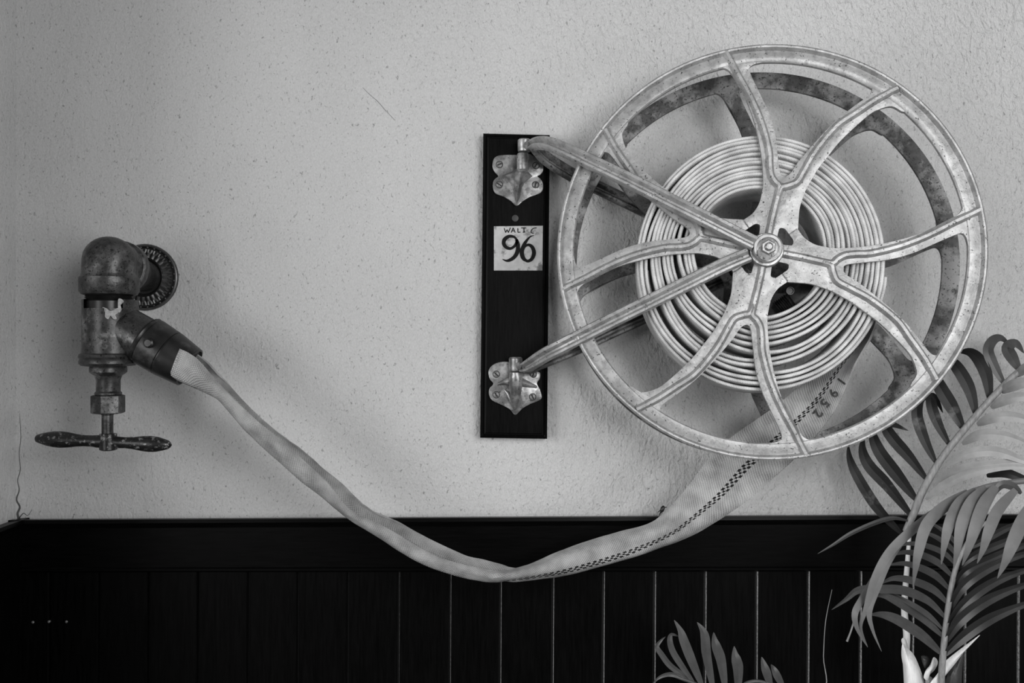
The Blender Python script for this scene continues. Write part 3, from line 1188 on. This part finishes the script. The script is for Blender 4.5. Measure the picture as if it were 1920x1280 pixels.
# coupling between hose and valve (belongs to the hose)
VD = 153.0
kv = K(VD)
ca, cb = P(276, 639, VD), P(356, 689, VD)
cdir = (cb - ca).normalized()
m = MB()
m.lathe([(-7 * kv, 38 * kv), (-6 * kv, 45 * kv), (-3 * kv, 47 * kv), (0, 46 * kv), (2 * kv, 44 * kv), (4 * kv, 47 * kv), (42 * kv, 45.5 * kv), (43 * kv, 43.5 * kv), (45 * kv, 43.5 * kv), (46 * kv, 45.5 * kv),
         (88 * kv, 40 * kv), (94 * kv, 39 * kv), (95 * kv, 36 * kv), (90 * kv, 34 * kv)], ca, cdir, 56)
coup = m.build('coupling', M_COUPL, hose, smooth=35)
m = MB()
m.lathe([(0, 9.5 * kv), (6 * kv, 9 * kv), (8 * kv, 6 * kv)], P(280, 643, VD + 41), (0, -1, 0), 20)
m.build('lug', M_COUPL, coup)
# nozzle end tucked inside the coil
m = MB()
q0, q1 = P(1455, 590, 150), P(1550, 528, 168)
ad = (q1 - q0).normalized()
kq = K(165)
pr = [(0, 16 * kq)]
for i in range(7):
    pr += [(6 * kq + i * 4 * kq, 20 * kq), (8 * kq + i * 4 * kq, 24 * kq)]
pr += [(36 * kq, 21 * kq), (38 * kq, 27 * kq), (66 * kq, 29 * kq), (92 * kq, 27 * kq), (100 * kq, 22 * kq)]
m.lathe(pr, q0, ad, 40)
ic = m.build('inner_coupling', M_COUPL, hose, smooth=35)
ic['label'] = 'dark threaded coupling in the heart of the coil'
m = MB()
m.lathe([(0, 8 * kq), (2.5 * kq, 7.5 * kq), (2.5 * kq, 6 * kq), (-1.5 * kq, 5 * kq)], P(1481, 545, 188), (0, -1, 0), 18)
m.build('lug', M_COUPL, ic)

# ------------------------------------------------------------------ the valve on the left
valve = empty('hydrant_valve', P(275, 519, 0), 'dark old brass wall valve with tee handle hanging at the left', 'valve')


def VP(x, y):
    return P(x, y, VD)


def vlathe(mb, cx_, prof, segs=44, **kw):
    y0 = prof[0][0]
    mb.lathe([((y - y0) * kv, r * kv) for y, r in prof], VP(cx_, y0), (0, 0, -1), segs, **kw)


m = MB()
org = P(273, 520, 0)
m.lathe([(-0.001, 62 * S), (3 * S, 62 * S), (6 * S, 60 * S), (7 * S, 57 * S), (4.5 * S, 55 * S), (5 * S, 50 * S), (9 * S, 38 * S), (11 * S, 35 * S), (8 * S, 31 * S)], org, (0, -1, 0), 64)
rose = m.build('wall_flange', M_ROSEB, valve, smooth=35)
m = MB()
nl = 28
for i in range(nl):
    a = 2 * math.pi * i / nl
    ca_, sa_ = math.cos(a), math.sin(a)

    def rp(r, da, h):
        return org + Vector((math.cos(a + da) * r * S, -h * S, math.sin(a + da) * r * S))
    m.tube([rp(37, 0, 10), rp(43, 0, 9), rp(48, 0, 7.5)], [3.3 * S, 2.8 * S, 1.2 * S], 6)
    for sg in (-1, 1):
        m.tube([rp(43, 0.015 * sg, 8.5), rp(48, 0.06 * sg, 7.5), rp(52, 0.065 * sg, 6.5)], [1.2 * S, 2.0 * S, 2.4 * S], 6)
    m.lathe([(0, 1 * S), (1 * S, 2.1 * S), (2.4 * S, 1.6 * S), (3 * S, .5 * S)], rp(56, 0.11, 5), (0, -1, 0), 8)
m.lathe([(4 * S, 62.4 * S), (6.5 * S, 61.5 * S), (7.6 * S, 59.5 * S), (6.6 * S, 57.8 * S), (4 * S, 58 * S)], org, (0, -1, 0), 64, cap=False)
m.build('leaf_ornament', M_ROSE, rose, smooth=40)

m = MB()
e0 = P(206, 494, 150)
w0 = P(272, 518, 2)
bd = (w0 - e0).normalized()
full = (w0 - e0).length
kd = K(120)
m.lathe([(0, 42 * kd), (18 * kd, 45 * kd), (38 * kd, 46 * kd), (40 * kd, 50 * kd), (58 * kd, 50 * kd), (63 * kd, 46 * kd), (78 * kd, 42 * kd), (100 * kd, 37 * kd), (118 * kd, 33 * kd), (full, 31 * kd)], e0, bd, 48)
pr = [(443.5, 0.5), (444, 8), (446, 16), (450, 25), (456, 33), (464, 40), (474, 45.0), (486, 47.5), (500, 48), (514, 48), (518, 50), (521, 53), (526, 53.5), (546, 53), (552, 49), (554, 40)]
vlathe(m, 205, pr)
m.build('elbow', M_BRASS, valve, smooth=38)
m = MB()
pr = [(550, 38)]
for i in range(4):
    pr += [(552 + i * 3.2, 42), (553.6 + i * 3.2, 39)]
pr += [(565, 41), (582, 41)]
vlathe(m, 204, pr)
m.build('threaded_neck', M_COUPL, valve, smooth=35)
m = MB()
segs = 44


def notch(i, j):
    return i == 1 and j in (0, 1, 2, 3, 4, 42, 43, 41, 40, 39, 38)


M_CHIP = mat('flaked white paint', 0.42, 0.7, noise=0.4, nscale=200)
bp = [(562, 44), (562.5, 49.5), (579, 49.5), (640, 49.5), (662, 50), (665, 47)]
vlathe(m, 207, bp, segs=segs, cap=True, skip=lambda i, j: i in (0, 1) and j in (0, 1, 2, 3, 4, 43, 42, 41, 40, 39, 38))
b0, b1 = VP(212, 604), VP(283, 645)
m.lathe([(0, 40 * kv), (30 * kv, 42 * kv), (74 * kv, 43 * kv)], b0, (b1 - b0), 40)
m.build('valve_body', M_BRASSW, valve, smooth=38)


def chip(outline, cx_, r):
    pts = crom(outline, 3, True)
    f = lambda x, y, e: P(x, y, VD + math.sqrt(max(1, r * r - (x - cx_) ** 2)) + e)
    mx, my = sum(p[0] for p in pts) / len(pts), sum(p[1] for p in pts) / len(pts)
    mb = MB()
    n = len(pts)
    mid = [((x + mx) / 2, (y + my) / 2) for x, y in pts]
    mb.add([f(x, y, 0.2) for x, y in pts] + [f(x, y, 1.0) for x, y in mid] + [f(mx, my, 1.1)],
           [(i, (i + 1) % n, n + (i + 1) % n, n + i) for i in range(n)] + [(n + i, n + (i + 1) % n, 2 * n) for i in range(n)])
    mb.build('paint_chip', M_CHIP, valve, smooth=50)


chip([(192, 576), (200, 578), (207, 583), (214, 580), (223, 577), (222, 586), (216, 590), (219, 597), (213, 598), (207, 592), (203, 598), (197, 594), (197, 585)], 207, 45)
chip([(222, 560), (229, 561), (232, 566), (226, 572), (228, 580), (223, 586), (221, 574)], 207, 45)
chip([(167, 577), (178, 576), (178, 579), (167, 579)], 207, 45)
m = MB()
pr = [(661, 46), (664, 50.5), (669, 52), (673, 49.5), (676, 51), (681, 51), (685, 47), (687, 32), (689, 33), (697, 33), (700, 30), (704, 24), (712, 21.5), (733, 21.5), (736, 24), (739, 24), (741, 22)]
vlathe(m, 203, pr)
m.build('bonnet', M_BRASSW, valve, smooth=30)
m = MB()
vlathe(m, 202.5, [(740, 26), (741.5, 30), (773, 30), (775, 26)], segs=6)
m.build('gland_nut', M_BRASS, valve, smooth=15)
m = MB()
vlathe(m, 201.5, [(773, 11.5), (777, 11.5), (778, 10.3), (818, 10.3), (820, 8)], segs=24)
m.build('stem', M_BRASS, valve)
m = MB()
h0, h1 = VP(66, 821.5), VP(322, 834)
L = (h1 - h0).length
pr = [(0, 1), (.004, 4.5), (.015, 7.5), (.04, 9.5), (.09, 13), (.14, 15), (.19, 15.6), (.24, 14.5), (.30, 12), (.36, 10.5), (.42, 10.8), (.46, 12), (.54, 12.2), (.60, 11.2), (.66, 10.4), (.72, 11.5), (.78, 14), (.84, 15.2), (.89, 14.2), (.94, 11), (.975, 8), (.99, 5), (1.0, 1)]
m.lathe([(t * L, r * kv) for t, r in pr], h0, h1 - h0, 28)
vlathe(m, 203, [(812, 12), (813, 15.5), (842, 16), (844, 13)], segs=24)
m.build('tee_handle', M_HANDLE, valve, smooth=40)


# ------------------------------------------------------------------ palms
def leaf(name, path, width, material, parent, fold=0.14, tilt=0.0, prof=None, sub=6):
    """path: (px, py, depth) from base to tip, width in photograph pixels"""
    pts = crom(path, sub)
    n = len(pts)
    prof = prof or [0.30, 0.62, 0.86, 1.0, 1.0, 0.96, 0.88, 0.74, 0.55, 0.30, 0.03]
    vs = []
    for i, (x, y, d) in enumerate(pts):
        a, b = pts[max(i - 1, 0)], pts[min(i + 1, n - 1)]
        tx, ty = b[0] - a[0], b[1] - a[1]
        l = math.hypot(tx, ty) or 1
        w = width * lerp_list(prof, i / (n - 1)) / 2
        nx, ny = -ty / l, tx / l
        f = fold * w * 2
        vs += [P(x + nx * w, y + ny * w, d - tilt * w), P(x, y, d + f), P(x - nx * w, y - ny * w, d + tilt * w), P(x, y, d + f - 1.4)]
    fs = [(3, 2, 1, 0), tuple((n - 1) * 4 + j for j in range(4))]
    for i in range(n - 1):
        for j in range(4):
            k = (j + 1) % 4
            fs.append((i * 4 + j, i * 4 + k, (i + 1) * 4 + k, (i + 1) * 4 + j))
    mb = MB()
    mb.add(vs, fs)
    return mb.build(name, material, parent, smooth=22)


def dp(path, d0, d1=None, bow=0.0):
    """give a 2-D path depths from d0 at the base to d1 at the tip"""
    d1 = d0 if d1 is None else d1
    n = len(path)
    return [(x, y, d0 + (d1 - d0) * i / (n - 1) + bow * math.sin(math.pi * i / (n - 1))) for i, (x, y) in enumerate(path)]


def stalk(name, path, radii, material, parent, segs=10):
    pts = crom(path, 6)
    n = len(pts)
    mb = MB()
    mb.tube([P(*p) for p in pts], [lerp_list(radii, i / (n - 1)) * K(pts[i][2]) for i in range(n)], segs)
    return mb.build(name, material, parent, smooth=60)


POT = P(1790, 1500, 150)
palm = empty('potted_palm', (POT.x, POT.y - 0.08, FLOOR_Z), 'tall palm with arching dark and pale fronds at the right edge', 'plant')
pc = Vector((POT.x, POT.y - 0.08, FLOOR_Z))
m = MB()
m.lathe([(0, 0.085), (0.01, 0.10), (0.20, 0.125), (0.24, 0.14), (0.26, 0.14), (0.26, 0.125), (0.235, 0.12), (0.235, 0.02)], pc, (0, 0, 1), 40)
m.build('pot', M_POT, palm)
m = MB()
m.lathe([(0.20, 0.11), (0.238, 0.118), (0.245, 0.06), (0.248, 0.01)], pc, (0, 0, 1), 30)
m.build('soil', M_SOIL, palm)
m = MB()
crown = P(1768, 1330, 175)
m.tube([pc + Vector((0.0, 0, 0.23)), pc + Vector((0.0, 0.02, 0.4)), P(1775, 1420, 160), crown], [0.022, 0.02, 0.02, 0.016], 14)
m.build('trunk', M_STALK, palm)

# frond with leaflets coloured as shaded above and as lit below the stalk
fa = stalk('frond', [(1780, 1335, 170), (1950, 1340, 240), (2070, 1180, 260), (2080, 860, 240), (2030, 690, 190), (1960, 668, 165), (1915, 693, 150), (1870, 735, 142), (1812, 800, 135), (1765, 860, 128), (1730, 920, 122), (1712, 965, 118), (1697, 996, 115)],
           [7, 7, 7, 7, 7, 6.5, 6, 6, 6.2, 6.5, 7, 7, 5], M_STALK, palm)
fa['label'] = 'arching frond crossing in front of the plaster behind the wheel'
dark = [
    ([(1883, 720), (1866, 690), (1853, 658), (1862, 638), (1878, 634), (1896, 650)], 21, 'm'),
    ([(1912, 694), (1899, 672), (1889, 652), (1905, 644), (1920, 662)], 24, 'm'),
    ([(1856, 750), (1850, 705), (1836, 675), (1818, 660), (1796, 660)], 25, 'd'),
    ([(1830, 778), (1818, 730), (1797, 692), (1780, 675), (1762, 668)], 25, 'd'),
    ([(1806, 804), (1786, 765), (1764, 728), (1750, 700), (1744, 675)], 27, 'd'),
    ([(1780, 834), (1760, 797), (1748, 765), (1746, 745), (1756, 750), (1768, 774)], 21, 'd'),
    ([(1754, 866), (1734, 825), (1720, 782), (1722, 756), (1732, 746), (1744, 748)], 22, 'd'),
    ([(1737, 898), (1706, 858), (1676, 824), (1662, 802), (1672, 795), (1703, 807)], 23, 'd'),
    ([(1719, 938), (1684, 893), (1650, 848), (1636, 815), (1632, 790)], 25, 'd'),
    ([(1710, 968), (1664, 910), (1629, 872), (1617, 842), (1620, 815)], 23, 'd'),
    ([(1690, 1000), (1645, 952), (1610, 897), (1594, 862), (1590, 832)], 20, 'd'),
]
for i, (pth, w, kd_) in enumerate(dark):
    leaf('leaflet', dp(pth, 128 - 1.2 * i, 72, 6), w, M_LEAF_SHADED if kd_ == 'd' else M_LEAFM, fa, fold=-0.10, tilt=-0.35)
leaf('leaflet', dp([(1702, 976), (1674, 971), (1640, 980), (1595, 1000), (1562, 1021), (1533, 1038)], 120, 150), 9, M_LEAFM, fa)
pale = [
    ([(1905, 705), (1925, 690), (1960, 690), (2000, 720)], 28),
    ([(1878, 735), (1900, 722), (1935, 718), (1985, 738)], 30),
    ([(1858, 764), (1884, 750), (1925, 744), (1980, 765)], 27),
    ([(1832, 796), (1865, 782), (1915, 784), (1975, 812)], 29),
    ([(1804, 832), (1838, 815), (1890, 818), (1950, 842)], 27),
    ([(1774, 872), (1816, 850), (1866, 846), (1915, 862), (1960, 884)], 27),
    ([(1752, 904), (1790, 884), (1850, 872), (1925, 868), (1990, 880)], 26),
    ([(1736, 936), (1772, 908), (1830, 884), (1900, 874), (1970, 884)], 24),
    ([(1850, 892), (1880, 886), (1915, 896), (1960, 915)], 24),
]
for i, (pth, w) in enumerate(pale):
    leaf('leaflet', dp(pth, 140, 215, 14), w * 0.74, M_LEAF_LIT if i < 8 else M_LEAF_SHADED, fa, fold=0.20, tilt=-0.35)

# nearer drooping frond
fb = stalk('frond', [(1784, 1345, 180), (1950, 1360, 300), (2080, 1200, 370), (2060, 960, 380), (1990, 900, 370), (1935, 900, 365), (1890, 905, 360), (1850, 912, 352), (1800, 930, 345), (1760, 955, 340)],
           [6, 6, 6, 6, 6, 5.5, 5, 4.5, 3.5], M_LEAFB, palm)
fb['label'] = 'pale drooping frond closest to the viewer'
droop = [
    ([(1800, 928), (1760, 955), (1712, 992), (1668, 1035), (1640, 1085), (1624, 1140), (1614, 1175), (1627, 1213)], 21),
    ([(1700, 1006), (1668, 1048), (1645, 1100), (1630, 1145), (1636, 1180), (1653, 1221)], 17),
    ([(1640, 1078), (1618, 1120), (1603, 1150), (1608, 1180), (1627, 1213)], 16),
    ([(1815, 922), (1770, 950), (1737, 985), (1722, 1035), (1716, 1070), (1712, 1100)], 27),
    ([(1830, 918), (1798, 945), (1779, 985), (1770, 1025), (1765, 1058)], 27),
    ([(1850, 914), (1822, 942), (1803, 985), (1795, 1030), (1788, 1066)], 30),
    ([(1868, 912), (1845, 945), (1828, 990), (1815, 1030), (1804, 1060)], 30),
    ([(1905, 918), (1872, 955), (1854, 995), (1843, 1030), (1832, 1056)], 27),
    ([(1945, 930), (1918, 975), (1898, 1020), (1884, 1055), (1870, 1084)], 32),
]
for i, (pth, w) in enumerate(droop):
    dd = 345 if i < 3 else 352 + 6 * i
    leaf('leaflet', dp(pth, dd, dd + 30, 25), w * 0.86, M_LEAFB, fb, fold=0.06, tilt=0.1, prof=[0.5, 0.75, 0.95, 1.0, 1.0, 0.92, 0.78, 0.6, 0.42, 0.22, 0.03])
leaf('leaflet', dp([(1915, 925), (1900, 912), (1880, 908), (1866, 922), (1858, 945)], 372, 380), 16, M_LEAFM, fb)

# lower frond with a straight upright stalk
fc = stalk('frond', [(1766, 1330, 180), (1765, 1280, 195), (1768, 1230, 205), (1774, 1170, 212), (1782, 1110, 218), (1792, 1065, 222), (1804, 1035, 224), (1822, 1005, 226), (1850, 978, 230)],
           [6.5, 6.2, 6, 5.6, 5.2, 4.8, 4.2, 3.5, 2.5], M_STALK, palm)
fc['label'] = 'lower frond spreading either side of an upright stalk'
leftl = [
    ([(1766, 1226), (1730, 1192), (1686, 1163), (1655, 1152), (1630, 1152)], 23),
    ([(1768, 1193), (1730, 1158), (1690, 1132), (1660, 1117), (1642, 1118)], 19),
    ([(1768, 1180), (1742, 1154), (1712, 1134), (1680, 1117), (1662, 1112)], 12),
    ([(1772, 1157), (1740, 1126), (1696, 1107), (1650, 1104), (1610, 1106), (1586, 1124), (1559, 1143)], 20),
    ([(1778, 1132), (1750, 1105), (1710, 1088), (1675, 1084), (1648, 1096)], 17),
    ([(1781, 1106), (1756, 1080), (1728, 1065), (1695, 1056), (1660, 1060)], 16),
    ([(1788, 1083), (1761, 1056), (1728, 1040), (1695, 1035), (1662, 1044)], 15),
    ([(1793, 1060), (1771, 1037), (1734, 1022), (1701, 1019), (1676, 1028)], 12),
    ([(1798, 1046), (1778, 1022), (1748, 1003), (1720, 996)], 11),
    ([(1804, 1034), (1784, 1008), (1762, 990), (1735, 975)], 10),
]
for i, (pth, w) in enumerate(leftl):
    leaf('leaflet', dp(pth, 206 + 2 * i, 196, 22), w * 0.86, M_LEAFM, fc, fold=-0.30, tilt=0.15)
rightl = [
    ([(1770, 1229), (1806, 1195), (1850, 1164), (1900, 1141), (1980, 1112)], 25),
    ([(1773, 1204), (1798, 1166), (1840, 1132), (1895, 1106), (1985, 1076)], 25),
    ([(1776, 1180), (1800, 1142), (1840, 1106), (1895, 1078), (1985, 1052)], 23),
    ([(1781, 1145), (1802, 1104), (1840, 1073), (1900, 1045), (1985, 1022)], 22),
    ([(1789, 1100), (1812, 1070), (1860, 1047), (1915, 1024), (1985, 1004)], 20),
    ([(1797, 1066), (1826, 1042), (1870, 1022), (1915, 1006), (1980, 990)], 17),
    ([(1812, 1030), (1850, 1010), (1900, 985), (1960, 968)], 15),
]
for i, (pth, w) in enumerate(rightl):
    leaf('leaflet', dp(pth, 208 + 2 * i, 240, 18), w * 0.9, M_LEAFR, fc, fold=-0.30, tilt=0.1)

# dry pale stem and sheaths at the foot
st = stalk('dry_stem', [(1702, 1285, 120), (1699, 1225, 122), (1700, 1190, 124), (1696, 1150, 125), (1697, 1110, 126), (1701, 1060, 124), (1704, 1020, 120), (1707, 985, 116)], [6.5, 6.5, 6.2, 6, 5.5, 4.5, 3.6, 3], M_SHEATH, palm)
st['label'] = 'bright straight dry stem'


def sheet(name, outline, d, bulge, material, parent):
    pts = crom(outline, 4, True)
    cx_ = sum(p[0] for p in pts) / len(pts)
    cy_ = sum(p[1] for p in pts) / len(pts)
    mb = MB()
    n = len(pts)
    inner = [(cx_ + (x - cx_) * 0.55, cy_ + (y - cy_) * 0.55) for x, y in pts]
    vs = [P(x, y, d) for x, y in pts] + [P(x, y, d + bulge) for x, y in inner] + [P(cx_, cy_, d + bulge * 1.3)] + [P(cx_, cy_, d - 3)]
    fs = []
    for i in range(n):
        k = (i + 1) % n
        fs += [(i, k, n + k, n + i), (n + i, n + k, 2 * n), (k, i, 2 * n + 1)]
    mb.add(vs, fs)
    return mb.build(name, material, parent, smooth=60)


sheet('sheath', [(1692, 1206), (1699, 1213), (1712, 1225), (1722, 1245), (1735, 1282), (1745, 1325), (1700, 1325), (1696, 1280), (1694, 1252), (1690, 1228)], 150, 14, M_SHEATH, palm)
sheet('sheath', [(1690, 1199), (1697, 1196), (1703, 1212), (1706, 1232), (1700, 1232), (1694, 1216)], 140, 6, M_SHEATH, palm)
sheet('stub', [(1750, 1232), (1757, 1236), (1758, 1245), (1752, 1256), (1744, 1264), (1740, 1275), (1732, 1270), (1736, 1256), (1744, 1246)], 165, 8, M_SHEATH, palm)
sheet('stub', [(1735, 1270), (1745, 1268), (1752, 1276), (1765, 1300), (1750, 1325), (1738, 1300)], 160, 8, M_STALK, palm)
sheet('sheath', [(1838, 1190), (1812, 1208), (1788, 1226), (1772, 1240), (1758, 1262), (1742, 1285), (1752, 1300), (1770, 1270), (1790, 1245), (1808, 1222)], 186, 6, M_SHEATH, palm)
sheet('bud', [(1727, 1230), (1738, 1229), (1743, 1237), (1738, 1250), (1733, 1251)], 150, 8, M_COUPL, palm)
sheet('sheath', [(1806, 1222), (1796, 1236), (1780, 1256), (1770, 1290), (1775, 1320), (1800, 1300), (1804, 1260)], 176, 10, M_LEAFM, palm)
stalk('filament', [(1588, 1202, 150), (1595, 1184, 152), (1600, 1168, 155), (1606, 1150, 190)], [2.2, 1.6, 1.6, 1.6], M_LEAFL, palm, 6)

# small palm in the foreground, bottom of the frame
sp = P(1345, 1330, 170)
small = empty('small_palm', (sp.x, sp.y, FLOOR_Z), 'small young palm whose leaf tips rise along the bottom edge', 'plant')
sc0 = Vector((sp.x, sp.y, FLOOR_Z))
m = MB()
m.lathe([(0, 0.06), (0.01, 0.07), (0.15, 0.09), (0.17, 0.095), (0.18, 0.095), (0.18, 0.085), (0.165, 0.082), (0.165, 0.01)], sc0, (0, 0, 1), 36)
m.build('pot', M_POT, small)
m = MB()
m.lathe([(0.13, 0.075), (0.167, 0.08), (0.172, 0.03), (0.174, 0.005)], sc0, (0, 0, 1), 30)
m.build('soil', M_SOIL, small)
stalk('trunk', [(1352, 1980, 172), (1350, 1700, 170), (1346, 1420, 170), (1344, 1310, 170)], [9, 8, 7, 5], M_STALK, small)
fd = stalk('frond', [(1344, 1330, 170), (1325, 1296, 172), (1300, 1280, 174), (1278, 1272, 176), (1262, 1266, 176)], [5, 4, 3.5, 3, 2], M_LEAFM, small)
tips = [
    ([(1296, 1277), (1280, 1265), (1256, 1247), (1240, 1226), (1232, 1212), (1240, 1200), (1248, 1193)], 11),
    ([(1300, 1278), (1281, 1252), (1262, 1222), (1256, 1200), (1260, 1189), (1275, 1194)], 12),
    ([(1316, 1284), (1296, 1236), (1282, 1200), (1276, 1182), (1264, 1162)], 18),
    ([(1337, 1290), (1325, 1228), (1322, 1195), (1317, 1180), (1307, 1166)], 18),
    ([(1360, 1290), (1352, 1238), (1344, 1214), (1340, 1200), (1338, 1185)], 19),
    ([(1384, 1295), (1384, 1255), (1381, 1238), (1378, 1226), (1376.5, 1211)], 20),
    ([(1296, 1278), (1275, 1268), (1255, 1264), (1236, 1270), (1222, 1284)], 9),
]
for pth, w in tips:
    leaf('leaflet', dp(pth, 174, 168, 8), w, M_LEAFM, fd, fold=-0.18, tilt=0.1, prof=[0.4, .7, .9, 1, 1, .95, .85, .7, .5, .28, .03])
fe = stalk('frond', [(1344, 1325, 170), (1385, 1290, 172), (1412, 1277, 174), (1440, 1280, 174), (1470, 1288, 172)], [5, 4, 3.5, 3, 2], M_LEAFM, small)
for pth, w in (([(1446, 1290), (1438, 1262), (1433, 1248), (1428, 1231)], 16), ([(1470, 1290), (1458, 1268), (1452, 1256), (1445.5, 1245)], 14)):
    leaf('leaflet', dp(pth, 174, 168, 8), w, M_LEAFM, fe, fold=-0.18, tilt=0.1)
stalk('filament', [(1350, 1320, 168), (1450, 1310, 166), (1543, 1295, 160), (1544, 1230, 156), (1548, 1165, 152), (1560, 1105, 150)], [1.6, 1.4, 1.2, 0.9, 0.8, 0.5], M_LEAFL, small, 6)

# ------------------------------------------------------------------ fly sitting on the edge of the hose
fly = empty('fly', P(1243, 955, 152), 'tiny black fly perched on the upper edge of the hose', 'insect')
m = MB()
m.tube([P(1239, 961.5, 155), P(1241, 957, 156), P(1243, 951.5, 156), P(1244.3, 948, 155)], [0.8 * S, 3.4 * S, 3.6 * S, 1.5 * S], 10)
m.build('body', M_FLY, fly, smooth=60)
for a, b in (((1239, 956), (1234, 959.5)), ((1238.5, 960), (1236, 965.5)), ((1244, 951), (1250, 950.5))):
    m = MB()
    m.tube([P(a[0], a[1], 155), P(b[0], b[1], 152)], [1.2 * S, 0.6 * S], 6)
    m.build('leg', M_FLY, fly)

# ------------------------------------------------------------------ cracks in the plaster
ident = lambda x, y: (x, y)
m = MB()
stroke_mesh(m, [(x + 9, y) for x, y in cr], [5, 3.5, 1.6, 1.2, 0.7], 0.0, conv=ident, th=0.4)
stroke_mesh(m, [(36, 971), (44, 962), (52, 966), (60, 955)], [2.2, 1.4, 0.6], 0.0, conv=ident, th=0.4)
stroke_mesh(m, [(680, 164), (694, 178), (708, 190), (722, 206), (741, 226)], [0.5, 0.8, 0.5], 0.0, conv=ident, th=0.3)
m.build('crack', mat('crack shadow', 0.10, 0.9), wall, smooth=0)
